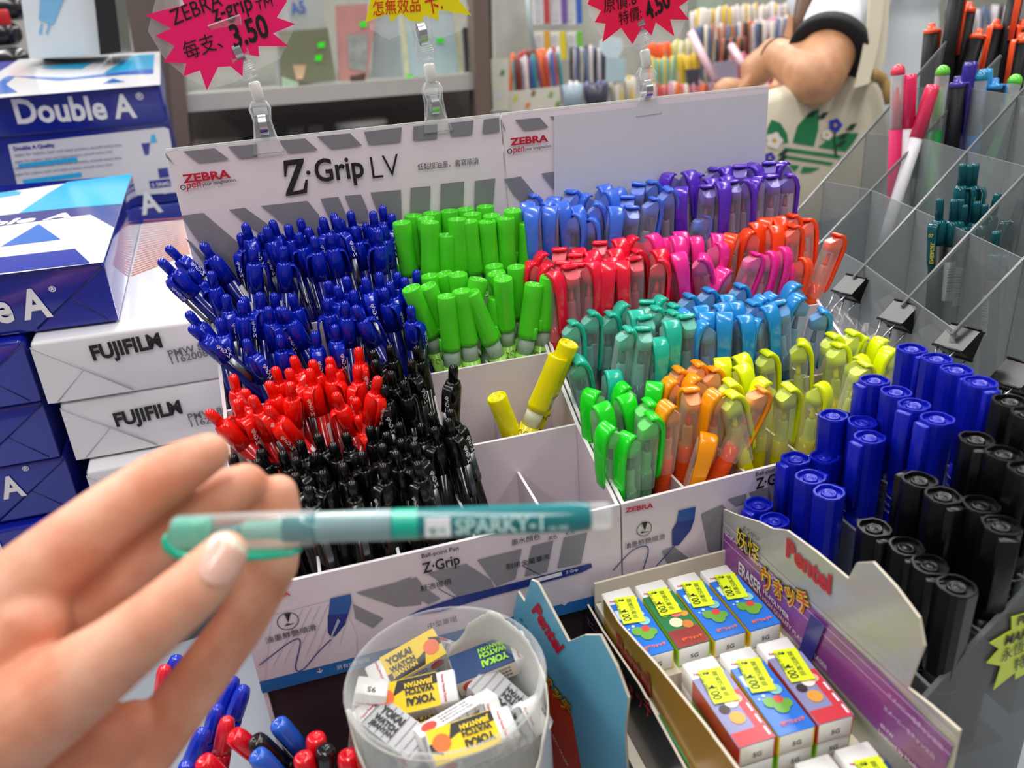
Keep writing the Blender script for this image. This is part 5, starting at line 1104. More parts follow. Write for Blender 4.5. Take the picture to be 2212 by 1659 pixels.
# skin with broad flushed patches
def skin_mat(name, a, b):
    m = bpy.data.materials.new(name); m.use_nodes = True; nt = m.node_tree; p = nt.nodes['Principled BSDF']
    tc = nt.nodes.new('ShaderNodeTexCoord'); nz = nt.nodes.new('ShaderNodeTexNoise'); nz.inputs['Scale'].default_value = 45; nz.inputs['Detail'].default_value = 3
    cr = nt.nodes.new('ShaderNodeValToRGB'); cr.color_ramp.elements[0].position = .38; cr.color_ramp.elements[1].position = .66
    cr.color_ramp.elements[0].color = (*rgb(a), 1); cr.color_ramp.elements[1].color = (*rgb(b), 1)
    nt.links.new(tc.outputs['Object'], nz.inputs['Vector']); nt.links.new(nz.outputs['Fac'], cr.inputs['Fac']); nt.links.new(cr.outputs['Color'], p.inputs['Base Color'])
    n2 = nt.nodes.new('ShaderNodeTexNoise'); n2.inputs['Scale'].default_value = 900; bp = nt.nodes.new('ShaderNodeBump'); bp.inputs['Strength'].default_value = .12; bp.inputs['Distance'].default_value = .0004
    nt.links.new(tc.outputs['Object'], n2.inputs['Vector']); nt.links.new(n2.outputs['Fac'], bp.inputs['Height']); nt.links.new(bp.outputs['Normal'], p.inputs['Normal'])
    p.inputs['Roughness'].default_value = .48; p.inputs['Subsurface Weight'].default_value = .18; p.inputs['Subsurface Radius'].default_value = (1, .35, .2); p.inputs['Subsurface Scale'].default_value = .004
    return m
SKIN = skin_mat('hand_skin', 'dc9070', 'ecb498')
fingers = {
 'index': [(-20, 1335, .232, 105), (110, 1217, .235, 86), (231, 1118, .239, 73), (340, 1041, .243, 65), (402, 1004, .245, 57), (450, 979, .247, 46)],
 'middle': [(60, 1400, .246, 98), (200, 1285, .250, 84), (325, 1185, .254, 74), (430, 1106, .258, 65), (500, 1062, .261, 56), (530, 1046, .262, 47)],
 'ring': [(150, 1480, .258, 86), (290, 1350, .264, 74), (420, 1235, .268, 66), (520, 1150, .270, 56), (575, 1085, .270, 48)],
 'little': [(190, 1760, .256, 90), (318, 1617, .260, 66), (420, 1482, .264, 60), (520, 1345, .267, 56), (590, 1222, .269, 53), (606, 1130, .269, 48), (602, 1066, .268, 42)],
 'thumb': [(-30, 1600, .224, 130), (135, 1494, .220, 103), (250, 1411, .217, 82), (342, 1337, .216, 72), (421, 1270, .218, 67), (464, 1224, .220, 59), (486, 1194, .221, 49)],
}
segs = []
for k in fingers: segs += chain(fingers[k])
# palm and heel of the hand, ball of the thumb, wrist and forearm running out of the frame
segs += chain([(-60, 1345, .236, 112), (-140, 1560, .240, 140)]) + chain([(60, 1440, .246, 100), (-60, 1620, .244, 140)]) + chain([(150, 1520, .255, 92), (30, 1690, .250, 130)]) + chain([(190, 1760, .256, 96), (60, 1830, .252, 125)]) + chain([(318, 1617, .262, 60), (180, 1700, .256, 92), (40, 1700, .248, 120)])
segs += chain([(62, 1345, .229, 84), (-10, 1440, .229, 105), (-40, 1560, .226, 125)])
segs += chain([(-60, 1620, .244, 150), (-200, 1800, .248, 170), (-330, 1960, .250, 165)]) + chain([(60, 1790, .252, 130), (-150, 1920, .252, 160)]) + chain([(-240, 1870, .250, 165), (-620, 2330, .24, 175), (-1100, 2900, .23, 215)])
segs += chain([(130, 1660, .248, 120), (285, 1575, .256, 62)])
hand = remeshed(segs, 'hand', SKIN, vox=.0011, smooth=7)
tag(hand, "person's left hand pinching a teal highlighter between thumb and fingers, wrist out of frame", 'hand')
# thumb nail
NAIL = mat('nail', 'eebfae', .25, coat=.5, vary=.04, sss=.1)
def patch(o, c_px, axis_px, half_w, half_l, name):
    """a nail plate draped on the skin facing the lens"""
    from mathutils.bvhtree import BVHTree
    bv = BVHTree.FromPolygons([v.co for v in o.data.vertices], [p.vertices for p in o.data.polygons]); mb = MB(); v = []; nu, nv_ = 11, 13
    a = Vector((axis_px[0] - c_px[0], axis_px[1] - c_px[1], 0)).normalized(); b = Vector((-a.y, a.x, 0))
    for i in range(nv_):
        for j in range(nu):
            s, t = 2 * j / (nu - 1) - 1, 2 * i / (nv_ - 1) - 1
            wdt = half_w * (1 - .12 * max(0, -t)) * math.sqrt(max(0, 1 - max(0, abs(t) - .45) ** 2 / .36)) if t < 0 else half_w * math.sqrt(max(.02, 1 - max(0, t - .55) ** 2 / .24))
            x = c_px[0] + a.x * t * half_l + b.x * s * wdt; y = c_px[1] + a.y * t * half_l + b.y * s * wdt
            d = Vector(ray(x, y)).normalized(); h = bv.ray_cast(Vector((0, 0, CAMZ)), d)
            v.append(h[0] - d * .0003 + h[1] * .0004 * (1 - .6 * s * s) if h[0] is not None else None)
    f = [(i * nu + j, i * nu + j + 1, (i + 1) * nu + j + 1, (i + 1) * nu + j) for i in range(nv_ - 1) for j in range(nu - 1)]
    f = [q for q in f if all(v[k] is not None for k in q)]; v = [p if p is not None else Vector((0, 0, 0)) for p in v]
    used = sorted({k for q in f for k in q}); mp = {k: i for i, k in enumerate(used)}
    tipf = [tuple(mp[k] for k in q) for q in f if q[0] // nu >= nv_ - 3]; bodyf = [tuple(mp[k] for k in q) for q in f if q[0] // nu < nv_ - 3]
    vv = [v[k] for k in used]; mb.add(vv, bodyf, NAIL, True); mb.add(vv, tipf, mat('nail_edge', 'f2e2cc', .3, coat=.4, vary=.03), True)
    n = mb.build(name, o); n['label'] = 'pale pink thumb nail'; return n
patch(hand, (478, 1210), (509, 1157), 41, 56, 'thumb_nail')
# the pen held across the picture
pa, pb_ = dep(382, 1152, .2375), dep(1318, 1113, .243)
Lh = (pa - pb_).length; sc = Lh / .1395
hp = liquid_marker('1cb898', '2a7f86', 'held_teal', '2f8a90', text=True)
tag(hp, 'teal liquid highlighter held out in the hand, clear capped, across the striped displays', 'highlighter')
z = (pa - pb_).normalized(); dn_ = Vector(CM @ np.array([0, 1.0, .12])).normalized()
hp.matrix_world = frame(pb_ + z * .0065 * sc, z, dn_) @ Matrix.Scale(sc, 4)
# ================================================================ shopper behind the racks
SK2 = skin_mat('arm_skin', 'b98460', 'c8946e'); TEE = mat('tee_white', 'dfe6ec', .8, vary=.04, scale=12); CUFF = mat('cuff_black', '121318', .8); HAIR = mat('brown_hair', '5a3a24', .5, vary=.25, scale=90); JEANS = mat('grey_trousers', '5c6068', .85)
ps = thing('person', 'person in a white tee with black sleeve trim, arm bent, tote bag on the shoulder', 'person', Matrix.Translation((1.02, 1.42, FLOORZ)))
ip = Matrix.Translation((-1.02, -1.42, -FLOORZ))
def pp(o, lab=None):
    o.parent = ps; o.data.transform(ip)
    if lab: o['label'] = lab
    return o
sh, el_, wr, kn = dep(1868, -60, 1.38), dep(1764, 168, 1.25), dep(1672, 116, 1.36), dep(1636, 150, 1.38)
tc = Vector((sh.x + .10, sh.y + .12, 0)); S = lambda x, y, zq: Vector((tc.x + x, tc.y + y, zq))
hz = sh.z
body = [(sh, .050, el_, .043), (el_, .043, wr, .028), (wr, .026, kn, .030), (S(0, 0, hz + .02), .05, S(0, 0, hz + .13), .045),
        (S(0, 0, hz + .20), .095, S(-.015, -.0, hz + .26), .10), (S(-.06, -.02, hz + .16), .05, S(-.05, -.01, hz + .2), .07), (S(-.095, -.03, hz + .2), .016, S(-.108, -.035, hz + .19), .012), (S(0, -.02, hz - .02), .09, S(0, .0, hz - .4), .10), (S(0, -.06, hz - .45), .085, S(.0, -.07, -.35), .06), (S(0, .08, hz - .45), .085, S(.02, .08, -.35), .06),
        (S(0, -.07, -.35), .06, S(.03, -.07, FLOORZ + .06), .04), (S(.02, .08, -.35), .06, S(.05, .08, FLOORZ + .06), .04), (S(.03, -.07, FLOORZ + .045), .04, S(-.12, -.09, FLOORZ + .035), .032), (S(.05, .08, FLOORZ + .045), .04, S(-.10, .1, FLOORZ + .035), .032), (S(0, .14, hz), .05, S(-.02, .2, hz - .25), .045), (S(-.02, .2, hz - .25), .042, S(-.2, .16, hz - .2), .03)]
for i, (dx, dy) in enumerate(((0, 0), (-6, 9), (-11, 20), (-15, 32), (14, 4))):                 # fingers and thumb of the reaching hand
    a = dep(1628 + dx * .6, 160 + dy * .6, 1.37); b = dep(1606 + dx * .7, 186 + dy * .5, 1.385); c_ = dep(1598 + dx * .6, 208 + dy * .2, 1.385)
    body += [(a, .0105, b, .009), (b, .009, c_, .0075)]
pp(remeshed(body, 'body', SK2, vox=.007, smooth=5))
cufa = sh.lerp(el_, .60)
tee = [(S(0, -.02, hz + .0), .115, S(0, .02, hz - .42), .13), (S(0, -.10, hz - .02), .075, S(0, .13, hz - .02), .075), (S(0, -.07, hz - .1), .09, S(0, -.06, hz - .42), .10), (S(0, .07, hz - .1), .09, S(0, .08, hz - .42), .10), (S(0, -.08, hz - .01), .072, sh, .064), (sh, .064, cufa, .060)]
pp(remeshed(tee, 'tee_shirt', TEE, vox=.008, smooth=4))
d = (el_ - sh).normalized(); Mx = frame(cufa + d * .045, d)
pp(MB().lathe([(.052, -.006), (.0635, -.005), (.0645, .012), (.062, .015), (.050, .014)], CUFF, 32, M=Mx).build('sleeve_cuff'), 'black sleeve trim band')
pp(remeshed([(S(0, -.06, hz - .44), .11, S(.0, -.07, -.35), .085), (S(0, .08, hz - .44), .11, S(.02, .08, -.35), .085), (S(.0, -.07, -.35), .085, S(.03, -.07, FLOORZ + .09), .065), (S(.02, .08, -.35), .085, S(.05, .08, FLOORZ + .09), .065)], 'trousers', JEANS, vox=.012))
hb = MB()
for k in range(16):
    a = -1.9 + k * .16; p0 = S(.02 + .08 * math.cos(a), .09 * math.sin(a), hz + .34); hb.tube([p0, S(.03 + .11 * math.cos(a), .11 * math.sin(a), hz + .22), S(.02 + .10 * math.cos(a), .12 * math.sin(a), hz + .05), S(.0 + .10 * math.cos(a), .13 * math.sin(a), hz - .1)], [.02, .026, .022, .010], HAIR, 8)
h0 = [dep(1752, -120, 1.37), dep(1745, -30, 1.34), dep(1728, 40, 1.33), dep(1716, 82, 1.33)]
for k in range(5): hb.tube([p + Vector((.012 * k, .008 * k, .006 * k)) for p in h0], [.018, .016, .012, .004], HAIR, 8)
pp(hb.build('hair'), 'long brown hair')
# bracelet on the wrist stays with its wearer
pp(MB().lathe([(.0295, -.002), (.031, 0), (.0295, .002)], CUFF, 24, cap0=False, cap1=False, M=frame(el_.lerp(wr, .93), wr - el_)).build('wrist_band'), 'dark wrist band')
# tote bag
BY = 1.17; CANV = mat('canvas', 'cbc3ae', .9, vary=.05, scale=200, bump=.3); GRN = mat('leaf_print', '1d7a4c', .8); DGR = mat('dark_leaf_print', '143c2c', .8)
tb = thing('tote_bag', 'cream canvas tote bag with a green trefoil and flowers print', 'bag', Matrix.Translation(hit(1760, 470, 'y', BY))); it = tb.matrix_world.inverted()
def bagp(mb, nm, lab=None):
    o = mb.build(nm, tb); o.data.transform(it)
    if lab: o['label'] = lab
out = [(1590, 255), (1640, 215), (1720, 190), (1800, 168), (1880, 163), (1905, 200), (1920, 290), (1912, 400), (1880, 452), (1790, 475), (1690, 492), (1600, 480), (1580, 380)]
F_ = P(out, BY); Bk = [p + Vector((.01, .05, 0)) for p in F_]; c = sum(F_, Vector()) / len(F_)
mid = [c + (p - c) * 1.05 + Vector((.005, .025, 0)) for p in F_]
mb = MB().loft([[c + (p - c) * .9 + Vector((0, -.012, 0)) for p in F_], F_, mid, Bk], CANV); bagp(mb, 'bag_body')
K = BY - .0135
gz = lambda q: [(1600 + a / 3.606, b / 3.606) for a, b in q]
mb = MB()
for q in ([(240, 930), (310, 960), (360, 1040), (370, 1112), (200, 1112), (205, 1010)], [(610, 850), (530, 880), (440, 985), (405, 1112), (572, 1140), (605, 1010)], [(920, 1035), (790, 1040), (680, 1090), (605, 1146), (820, 1182), (880, 1110)], [(340, 1148), (790, 1212), (770, 1237), (330, 1176)], [(335, 1207), (725, 1268), (705, 1288), (345, 1234)], [(370, 1280), (462, 1290), (420, 1340)], [(485, 1298), (622, 1310), (545, 1345), (465, 1350)]): art(mb, gz(q), K, GRN)
for x, y in ((640, 900), (860, 990), (800, 1060), (780, 1120), (330, 1190), (320, 1240), (550, 890)):
    art(mb, gz([(x - 45, y + 25), (x, y - 22), (x + 50, y - 30), (x + 10, y + 25)]), K - .0004, DGR)
line(mb, gz([(735, 1000), (730, 1100), (745, 1220)]), K - .0004, .002, DGR)
for x, y, r, c1 in ((738, 975, 50, '2036b0'), (228, 1228, 40, '2036b0'), (262, 1095, 62, 'e8e2da'), (672, 1050, 40, 'e8e2da')):
    art(mb, gz([(x + r * math.cos(t_) * (1 + .12 * math.cos(5 * t_)), y + r * math.sin(t_) * (1 + .12 * math.cos(5 * t_))) for t_ in [2 * math.pi * i / 30 for i in range(30)]]), K - .0008, mat('flower_' + c1, c1, .8)); art(mb, gz([(x + r * .28 * math.cos(t_), y + r * .28 * math.sin(t_)) for t_ in [2 * math.pi * i / 12 for i in range(12)]]), K - .0012, mat('flower_eye', 'd8a020', .8))
bagp(mb, 'trefoil_print')
mb = MB()
for pts_, D0 in ((((1862, 185), (1876, 130), (1889, 60), (1897, -40), (1900, -110)), 1.235), (((1884, 180), (1896, 130), (1904, 60), (1908, -40), (1910, -110)), 1.26)):
    Q = [dep(a, b, D0) for a, b in pts_]; w_ = Vector((.013, 0, .002)); n_ = Vector((0, .003, 0))
    mb.loft([[q - w_, q + w_, q + w_ + n_, q - w_ + n_] for q in Q], CANV, False)
bagp(mb, 'strap')
mb = MB().tube([dep(1886, 160, 1.24), dep(1905, 170, 1.25), dep(1918, 195, 1.25), dep(1924, 222, 1.25)], .009, mat('tan_lining', '9a7c48', .9), 8); bagp(mb, 'handle_loop')
# ================================================================ background: cabinet, card box, stationery shelves
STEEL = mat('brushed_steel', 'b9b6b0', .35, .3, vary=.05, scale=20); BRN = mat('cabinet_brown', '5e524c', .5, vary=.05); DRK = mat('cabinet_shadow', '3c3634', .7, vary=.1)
YC = 1.9
def corner(a, b, y): return hit(a, b, 'y', y)
def bgbox(mb, pts, y, depth, m):
    """upright box: front face through picture corners pts at distance y"""
    q = P(pts, y); return mb.prism(q, depth, m, nrm=Vector((0, 1, 0)))
cab = thing('glass_cabinet', 'brown framed shop cabinet with a steel edged shelf of bagged stationery', 'cabinet', Matrix.Translation(hit(700, 240, 'y', YC))); ic = cab.matrix_world.inverted()
def cp(mb, nm):
    o = mb.build(nm, cab); o.data.transform(ic); return o
cp(bgbox(MB(), [(248, -120), (345, -120), (398, 330), (330, 340)], YC, .05, BRN), 'side_panel')
cp(bgbox(MB(), [(345, -120), (372, -120), (420, 420), (385, 420)], YC - .02, .06, mat('post_brown', '6c5d54', .45, .2, vary=.04)), 'post')
cp(bgbox(MB(), [(1018, -120), (1052, -120), (1066, 420), (1034, 420)], YC - .02, .06, mat('post_brown', '6c5d54', .45, .2, vary=.04)), 'post')
cp(bgbox(MB(), [(395, 205), (1035, 158), (1037, 192), (400, 243)], YC, .02, STEEL), 'shelf_edge')
a = P([(395, 205), (1035, 158)], YC); mb = MB().add([a[0], a[1], a[1] + Vector((0, .30, -.004)), a[0] + Vector((0, .30, -.004))], [(0, 1, 2, 3)], mat('shelf_glass', 'b7bcb6', .15, coat=.4, vary=.03)); cp(mb, 'shelf_top')
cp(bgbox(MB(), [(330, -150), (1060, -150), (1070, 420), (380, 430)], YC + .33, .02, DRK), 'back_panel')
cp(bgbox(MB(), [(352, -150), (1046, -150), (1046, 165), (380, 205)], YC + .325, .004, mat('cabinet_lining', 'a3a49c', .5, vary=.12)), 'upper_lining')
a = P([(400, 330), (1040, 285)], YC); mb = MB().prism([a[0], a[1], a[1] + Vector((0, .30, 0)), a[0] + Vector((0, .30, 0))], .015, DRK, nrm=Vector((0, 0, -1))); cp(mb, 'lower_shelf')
gst = mat('green_price_dot', '35e01a', .5)
def pack(pts, y, col, label, dots=(), patch_=None, grp='bagged goods on the cabinet shelf', dz=.018, word=None):
    q = P(pts, y); sa, sb = hit(395, 205, 'y', YC), hit(1035, 158, 'y', YC)
    for v_ in q: v_.z = max(v_.z, sa.z + (sb.z - sa.z) * (v_.x - sa.x) / (sb.x - sa.x) + .002)
    t = thing('stationery_pack', label, 'stationery', Matrix.Translation(q[-1]), grp); I = t.matrix_world.inverted()
    o = MB().prism(q, dz, mat('pack_' + col, col, .35, coat=.3, vary=.12, scale=25), nrm=Vector((0, 1, 0))).build('pack_card', t); o.data.transform(I)
    mb = MB()
    for pc, pq in (patch_ or ()): art(mb, pq, y - .002, mat('pack_' + pc, pc, .4, vary=.5, scale=40))
    for (a, b) in dots: art(mb, [(a - 7, b - 5), (a + 8, b - 7), (a + 6, b + 7), (a - 8, b + 6)], y - .004, gst)
    if word: say(mb, *word, y - .004, mat('blue_pen_ink', '3a62b0', .5), 1.2, .02)
    if mb.v: o = mb.build('printed_front', t); o.data.transform(I)
pack([(592, -30), (690, -35), (722, 175), (600, 196)], 2.05, 'a8aeac', 'clear bagged sheet pack marked A5 behind the pink star', (), (('78786a', [(600, 68), (705, 62), (724, 170), (606, 192)]),), word=('A5', (630, 32), (662, 26)))
pack([(606, 70), (708, 60), (725, 172), (610, 193)], 1.98, '6d7058', 'dark printed photo pack with two green dots on the cabinet shelf', ((694, 97), (688, 125)), (('c9a888', [(632, 140), (662, 140), (655, 170), (640, 172)]), ('9fb8a0', [(608, 165), (645, 178), (640, 194), (610, 196)])))
pack([(724, 12), (806, 8), (812, 40), (795, 182), (736, 188)], 2.0, 'b8827e', 'dusty pink notebook pack with a green dot', ((785, 52),), (('8f9290', [(750, 75), (795, 72), (792, 155), (754, 148)]), ('4a3a36', [(756, 165), (790, 158), (788, 174), (758, 178)])))
pack([(808, 10), (862, 8), (868, 178), (806, 182)], 2.03, '9aa2a4', 'pale clear bag hanging between the pink notebook and blue frame', (), None)
pack([(862, 30), (985, 20), (1003, 168), (874, 176)], 1.96, 'a9c0c4', 'pale blue framed pack leaning on the cabinet shelf with green dots', ((951, 87), (884, 168)), (('c4c6a0', [(862, 30), (874, 30), (886, 175), (875, 176)]), ('c4c6a0', [(978, 22), (987, 21), (1001, 168), (992, 168)])))
pack([(1000, 60), (1022, 58), (1030, 165), (1008, 168)], 1.97, '3c3f40', 'thin dark pack at the end of the cabinet shelf', (), None)
for i, (x, y) in enumerate(((640, 284), (682, 280))): tag(bgbox(MB(), [(x - 17, y - 8), (x + 15, y - 10), (x + 17, y + 12), (x - 16, y + 13)], 2.0, .04, mat('tin_dark', '5c5a60', .4)).build('small_box'), ('small dark box under the cabinet shelf, paired with a twin', 'second small dark box under the cabinet shelf, nearer the post by the pens')[i], 'box', 'small boxes under the shelf')
mb = MB().lathe([(.001, -.012), (.055, -.01), (.06, 0), (.055, .01), (.001, .012)], mat('white_plate', 'c4c4c0', .4), 28, M=Matrix.Translation(hit(780, 268, 'y', 2.02)) @ Matrix.Diagonal((1.1, 1, .9, 1))); tag(mb.build('tape_roll'), 'round white roll lying under the cabinet shelf', 'roll')
# plug carton at the back left
PY = 1.35; q = P([(28, -120), (186, -140), (218, 118), (64, 128)], PY); t = thing('plug_carton', 'tall white carton with a pale blue plug picture, behind the paper cartons', 'box', Matrix.Translation(q[3])); I = t.matrix_world.inverted()
o = MB().prism(q, .08, mat('carton_white', 'ccd2d6', .4, vary=.03), nrm=Vector((0, 1, 0))).build('carton_body', t); o.data.transform(I)
mb = MB(); PB_ = mat('plug_blue_print', '74a9cc', .4, vary=.15); o1 = zo((0, 0), [(345, -40), (560, -40), (460, 205), (440, 215), (330, 165)]); art(mb, o1, PY - .001, PB_)
for q in ([(350, 195), (368, 200), (352, 295), (330, 285)], [(412, 205), (432, 210), (408, 292), (388, 288)]): art(mb, zo((0, 0), q), PY - .001, PB_)
o = mb.build('plug_picture', t); o.data.transform(I)
tag(bgbox(MB(), [(190, -140), (232, -140), (262, 112), (216, 118)], 1.32, .1, mat('black_box', '17171a', .35, coat=.2)).build('black_carton'), 'narrow glossy black box beside the plug carton', 'box')
mb = MB(); rnd = random.Random(5)
BB = mat('black_bag', '1b1c20', .25, coat=.4, vary=.3, scale=30)
for i in range(4):
    o = remeshed([(dep(20 + (i % 2) * 18, -40 + i * 56, 1.36), .021, dep(-40 + (i % 2) * 18, -34 + i * 56, 1.36), .021)], 'black_pouch', BB, vox=.006, smooth=2); tag(o, ('crumpled black pouch topmost at the frame corner, red tag', 'crumpled black pouch second from the top by the plug carton', 'crumpled black pouch third down by the plug carton', 'crumpled black pouch lowest, above the lettered carton')[i], 'pouch', 'black pouches by the plug carton')
tag(MB().box(-.012, 0, -.012, .012, .01, .012, mat('red_tag', 'b81820', .4), bev=.003).build('red_tag', loc=dep(2, 38, 1.30)), 'small red tag on the black pouches at the frame edge', 'tag')
# pegboard of carded pens and trays of loose pens
YS = 2.1
bk = thing('pen_shelving', 'grey stepped shelving of carded and loose pens behind the displays', 'shelving', Matrix.Translation(hit(1300, 330, 'y', YS))); ib = bk.matrix_world.inverted()
def bp_(mb, nm):
    o = mb.build(nm, bk); o.data.transform(ib)
bp_(bgbox(MB(), [(1060, -160), (2250, -240), (2260, 330), (1075, 340)], YS + .42, .02, mat('shelf_back', 'a3a49c', .7, vary=.25, scale=14)), 'back_panel')
for i, (z0, y0) in enumerate(((hit(1300, 240, 'y', YS).z, YS), (hit(1500, 170, 'y', YS + .14).z, YS + .14), (hit(1500, 105, 'y', YS + .26).z, YS + .26))):
    bp_(MB().box(hit(1065, 200, 'y', y0).x, y0 - .03, z0 - .16, 2.4, y0 + .12, z0 - .14, mat('shelf_grey', 'a6a5a8', .5)), 'shelf_board')
def cardpack(x0, x1, y0, y1, col, edge, label, y=YS + .3):
    q = [(x0, y0), (x1, y0 - 2), (x1 + 3, y1 - 2), (x0 + 3, y1)]; t = thing('pen_card', label, 'carded pen', Matrix.Translation(hit(x0, y1, 'y', y)), 'carded pens on the back pegboard'); I = t.matrix_world.inverted()
    o = MB().prism(P(q, y), .012, mat('card_' + col, col, .4, vary=.15, scale=30), nrm=Vector((0, 1, 0))).build('card', t); o.data.transform(I)
    mb = MB(); art(mb, [(x1 - 12, y0), (x1, y0 - 1), (x1 + 3, y1 - 3), (x1 - 9, y1 - 1)], y - .003, mat('card_' + edge, edge, .4)); art(mb, [(x0 + 4, y0 + 8), (x0 + 16, y0 + 8), (x0 + 16, y1 - 8), (x0 + 6, y1 - 8)], y - .003, mat('card_window', 'b4b6ba', .3, vary=.4, scale=60)); o = mb.build('printed_edge', t); o.data.transform(I)
for i, (x, c1, e, lab) in enumerate(((1152, 'd6d2d8', 'b03c3c', 'carded pen with a dark red edge, upper row'), (1190, 'd4d0da', '6a4a98', 'carded pen with a violet edge, upper row'), (1222, 'd0d8d8', '2c5cb0', 'carded pen with a blue edge, upper row'))): cardpack(x, x + 33, -40, 53, c1, e, lab)
for i, (x, c1, e, lab) in enumerate(((1154, 'e0dcd0', 'd09a2c', 'carded pen with a golden edge, lower row'), (1188, 'e0e0d2', 'd2c41c', 'carded pen with a yellow edge, lower row'), (1224, 'dadfd6', '6cb43c', 'carded pen with a green edge, lower row'))): cardpack(x, x + 33, 68, 130, c1, e, lab)
hd = mat('hook_strip', 'aebfc0', .3, coat=.3); tag(MB().tube([hit(1136, -40, 'y', YS + .2), hit(1143, 40, 'y', YS + .2), hit(1155, 115, 'y', YS + .2)], .007, hd, 8).build('hanging_strip'), 'pale curved hanging strip beside the carded pens', 'strip')
# card boxes with leaf pictures
def leafbox(pts, y, dp, label, spots):
    q = P(pts, y); t = thing('pen_tray', label, 'box', Matrix.Translation(q[3]), 'pale pen boxes with leaf pictures'); I = t.matrix_world.inverted()
    o = MB().prism(q, .004, mat('box_cream', 'c6c4b6', .5, vary=.04), nrm=Vector((0, 1, 0))).build('front_panel', t); o.data.transform(I)
    o = MB().prism([q[3], q[2], q[2] + Vector((0, dp, 0)), q[3] + Vector((0, dp, 0))], .003, mat('box_cream', 'c6c4b6', .5), nrm=Vector((0, 0, 1))).build('base', t); o.data.transform(I)
    mb = MB()
    for a, b, c1 in spots: art(mb, [(a - 6, b + 5), (a - 2, b - 7), (a + 6, b - 6), (a + 3, b + 6)], y - .001, mat('leaf_' + c1, c1, .5))
    o = mb.build('leaf_print', t); o.data.transform(I)
leafbox([(1062, 128), (1098, 126), (1100, 242), (1066, 244)], YS - .02, .05, 'tall cream box end with a leaf picture beside the cabinet post', ((1085, 158, '3c8a44'), (1078, 205, 'b8c8d8')))
leafbox([(1100, 198), (1210, 186), (1212, 236), (1102, 246)], YS - .01, .14, 'low cream box with fruit and leaf pictures holding mixed pens', ((1114, 212, 'c8c23c'), (1152, 202, '8a5a34'), (1140, 228, 'd8743c'), (1190, 205, '7a9a5c'), (1205, 226, '5c8a30')))
# loose background pens
def far_pen(col, fat=1.0):
    mb = MB().lathe([(.003 * fat, 0), (.0052 * fat, .01), (.0055 * fat, .10), (.0062 * fat, .105), (.006 * fat, .145), (.003 * fat, .15)], mat('far_' + col, col, .4, vary=.1), 8)
    return mb.build('pen')
FP = {}; cnt = {}
def put_far(col, px, py, y, ln, lab, grp, cat='pen'):
    T_ = hit(px, py, 'y', y); e = math.radians(ln); d = Vector((math.sin(e), .1, math.cos(e))).normalized(); M = frame(T_ - d * .15, d)
    if col not in FP: FP[col] = o = far_pen(col)
    else: o = FP[col].copy(); COL.objects.link(o)
    o.matrix_world = M; tag(o, lab, cat, grp)
rnd = random.Random(11)
NAMEC = {'a83a34': 'brick red', 'd8682c': 'orange', '3a5c9a': 'denim blue', '2c8a8c': 'sea green', '8c4a6a': 'plum', 'c8c0c4': 'pale grey', '6a2e2a': 'maroon', 'd8cfc0': 'ivory', 'd8b83c': 'mustard', '6cae9c': 'mint', '2a2a2c': 'black', 'a8623c': 'rust', 'e0d8d4': 'white', '8e7aa8': 'mauve', 'cc6a78': 'rose', 'b8c85c': 'pale lime', '5a6a8c': 'slate blue', 'e8541c': 'bright orange', 'c4889c': 'dusty pink'}
def row(cols, x0, x1, y0, y1, n, y, lean, where, grp):
    seen = {}
    for i in range(n):
        u = (i + .5) / n; col = cols[i % len(cols)] if len(cols) < 4 else rnd.choice(cols); seen[col] = seen.get(col, 0) + 1
        put_far(col, x0 + (x1 - x0) * u + rnd.uniform(-2, 2), y0 + (y1 - y0) * u + rnd.uniform(-5, 5), y + rnd.uniform(-.012, .012), lean + rnd.uniform(-7, 7), f'{NAMEC[col]} pen {where}, {nth(seen[col])} such from the post', grp)
row(['a83a34', 'd8682c', '3a5c9a', '2c8a8c', '8c4a6a', 'c8c0c4', '6a2e2a'], 1104, 1208, 128, 112, 16, YS + .03, 0, 'in the leaf-picture box', 'pens in the leaf-picture box')
row(['a83a34', 'd8682c', '8c4a6a', 'c8c0c4', '6a2e2a'], 1104, 1208, 116, 100, 12, YS + .08, 4, 'at the back of the leaf-picture box', 'pens at the back of the leaf-picture box')
row(['2a2a2c', 'c8c0c4', '5a6a8c'], 1230, 1312, 105, 100, 14, YS + .16, 3, 'under the carded pens', 'dark pens under the cards')
row(['c8c0c4', '5a6a8c', 'e0d8d4'], 1216, 1255, 180, 176, 7, YS - .01, 0, 'in the clear cup beside the leaf box', 'pale pens in the clear cup')
row(['8e7aa8', '5a6a8c', '2a2a2c'], 1262, 1312, 178, 176, 8, YS - .01, 0, 'in the mauve cup', 'dusky pens in the mauve cup')
row(['d8cfc0', 'e0d8d4', 'd8b83c'], 1318, 1370, 168, 162, 7, YS - .01, 0, 'in the ivory tumblers', 'ivory pens in the tumblers')
row(['e8541c', 'd8682c'], 1400, 1446, 92, 88, 7, YS + .12, 2, 'in the second stepped tray', 'orange pens in the second tray')
row(['b8c85c', 'd8cfc0'], 1448, 1500, 90, 85, 8, YS + .12, 2, 'beside the orange pens', 'lime pens in the second tray')
row(['d8b83c', '6cae9c'], 1405, 1460, 124, 120, 8, YS + .05, 0, 'in the first stepped tray', 'mint pens in the first tray')
row(['d8b83c'], 1462, 1510, 120, 117, 8, YS + .05, 0, 'in the first stepped tray beside the mint ones', 'mustard pens in the first tray')
row(['c8c0c4', 'e0d8d4', 'd8b83c', 'd8cfc0'], 1490, 1700, 22, 5, 30, YS + .24, 2, 'in the third stepped tray', 'pale pens in the third tray')
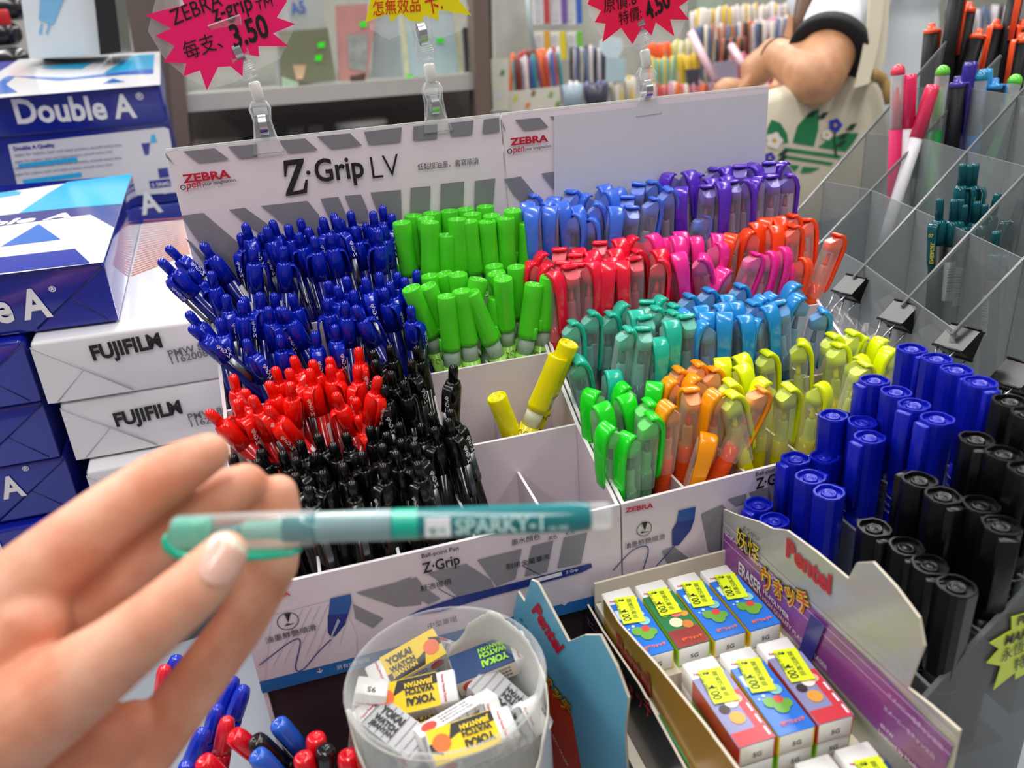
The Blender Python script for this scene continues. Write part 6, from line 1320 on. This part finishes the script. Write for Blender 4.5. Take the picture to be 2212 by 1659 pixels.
row(['2a2a2c', 'a8623c', '5a6a8c', 'd8cfc0', 'c8c0c4'], 1500, 1700, 58, 42, 26, YS + .17, 2, 'in the tray with brown pens', 'brown and pale pens in a rear tray')
row(['2a2a2c', '6a2e2a', 'a8623c'], 1545, 1612, 85, 80, 11, YS + .10, 2, 'in the dark pen tray', 'dark brown pens by the pink rail')
row(['cc6a78', 'd8cfc0', 'd8682c', 'a83a34', 'c4889c', 'e0d8d4'], 1400, 1660, 182, 170, 34, YS - .02, 0, 'in the low front tray', 'rosy pens in the low front tray')
row(['cc6a78', 'c4889c', 'a83a34', '8c4a6a', 'e0d8d4'], 1580, 1700, 120, 105, 20, YS + .04, 3, 'by the shopper hand', 'pink pens by the shopper')
row(['c8c0c4', 'e8541c', 'd8cfc0', 'c4889c'], 1615, 1740, 45, 30, 16, YS + .2, 0, 'behind the shopper hair', 'pale and orange pens behind the shopper')
row(['2a2a2c', 'c8c0c4', '5a6a8c', 'd8cfc0'], 2040, 2200, 20, 10, 16, YS + .1, 0, 'beyond the orange-topped markers', 'grey pens beyond the markers')
for i, (x, y, x2, y2) in enumerate(((1492, 70, 1545, 175), (1580, 100, 1605, 140))): tag(MB().tube([hit(x, y, 'y', YS + .06), hit(x2, y2, 'y', YS - .03)], .011, mat('pink_rail', 'd8b4c0', .4), 8).build('divider_rail'), ('long pale pink divider rail slanting across the pen trays', 'short pale pink divider rail near the shopper hand')[i], 'rail')
for pts, col, lab in (([(1545, 135), (1590, 130), (1596, 190), (1550, 195)], '9f96aa', 'mauve price board standing in the pen trays'), ([(1482, 150), (1512, 148), (1510, 185), (1486, 186)], '4a4452', 'small dark board in the pen trays'), ([(1310, 128), (1350, 126), (1352, 175), (1312, 178)], 'a9c4cc', 'pale blue printed standee body below the cloud board'), ([(1298, 88), (1320, 78), (1342, 82), (1347, 105), (1335, 126), (1312, 126), (1296, 108)], 'c2d8e0', 'cloud-shaped pale blue display board above the tumblers'), ([(1505, -60), (1560, -62), (1562, 18), (1508, 20)], '9fb4a4', 'pale green panel card high on the pen shelving')):
    tag(bgbox(MB(), pts, YS - .03 if col != '9fb4a4' else YS + .35, .006, mat('board_' + col, col, .4, vary=.12, scale=30)).build('display_board'), lab, 'board')
for i, (x0, x1, y0, y1, col) in enumerate(((1214, 1258, 182, 238, 'a8bccc'), (1260, 1314, 182, 236, '4c4a5c'), (1316, 1344, 172, 228, 'd8d2c0'), (1346, 1374, 170, 226, 'd8d2c0'))):
    q0, q1 = hit(x0, y0, 'y', YS - .01), hit(x1, y0, 'y', YS - .01); r = (q1.x - q0.x) / 2; h = (hit(x0, y0, 'y', YS - .01) - hit(x0, y1, 'y', YS - .01)).length
    c = (q0 + q1) / 2; M = Matrix.Translation((c.x, c.y, c.z - h)); tag(MB().lathe([(r * .82, 0), (r, h), (r * .92, h), (r * .76, .004)], clear('cup_' + col, col, .6, .2), 16, M=M).build('pen_cup'), ('clear pale blue cup of pens beside the leaf box', 'dusky violet cup of pens beside the clear one', 'ivory tumbler of pens nearer the violet cup', 'ivory tumbler of pens nearer the crimson-star clip')[i], 'cup')
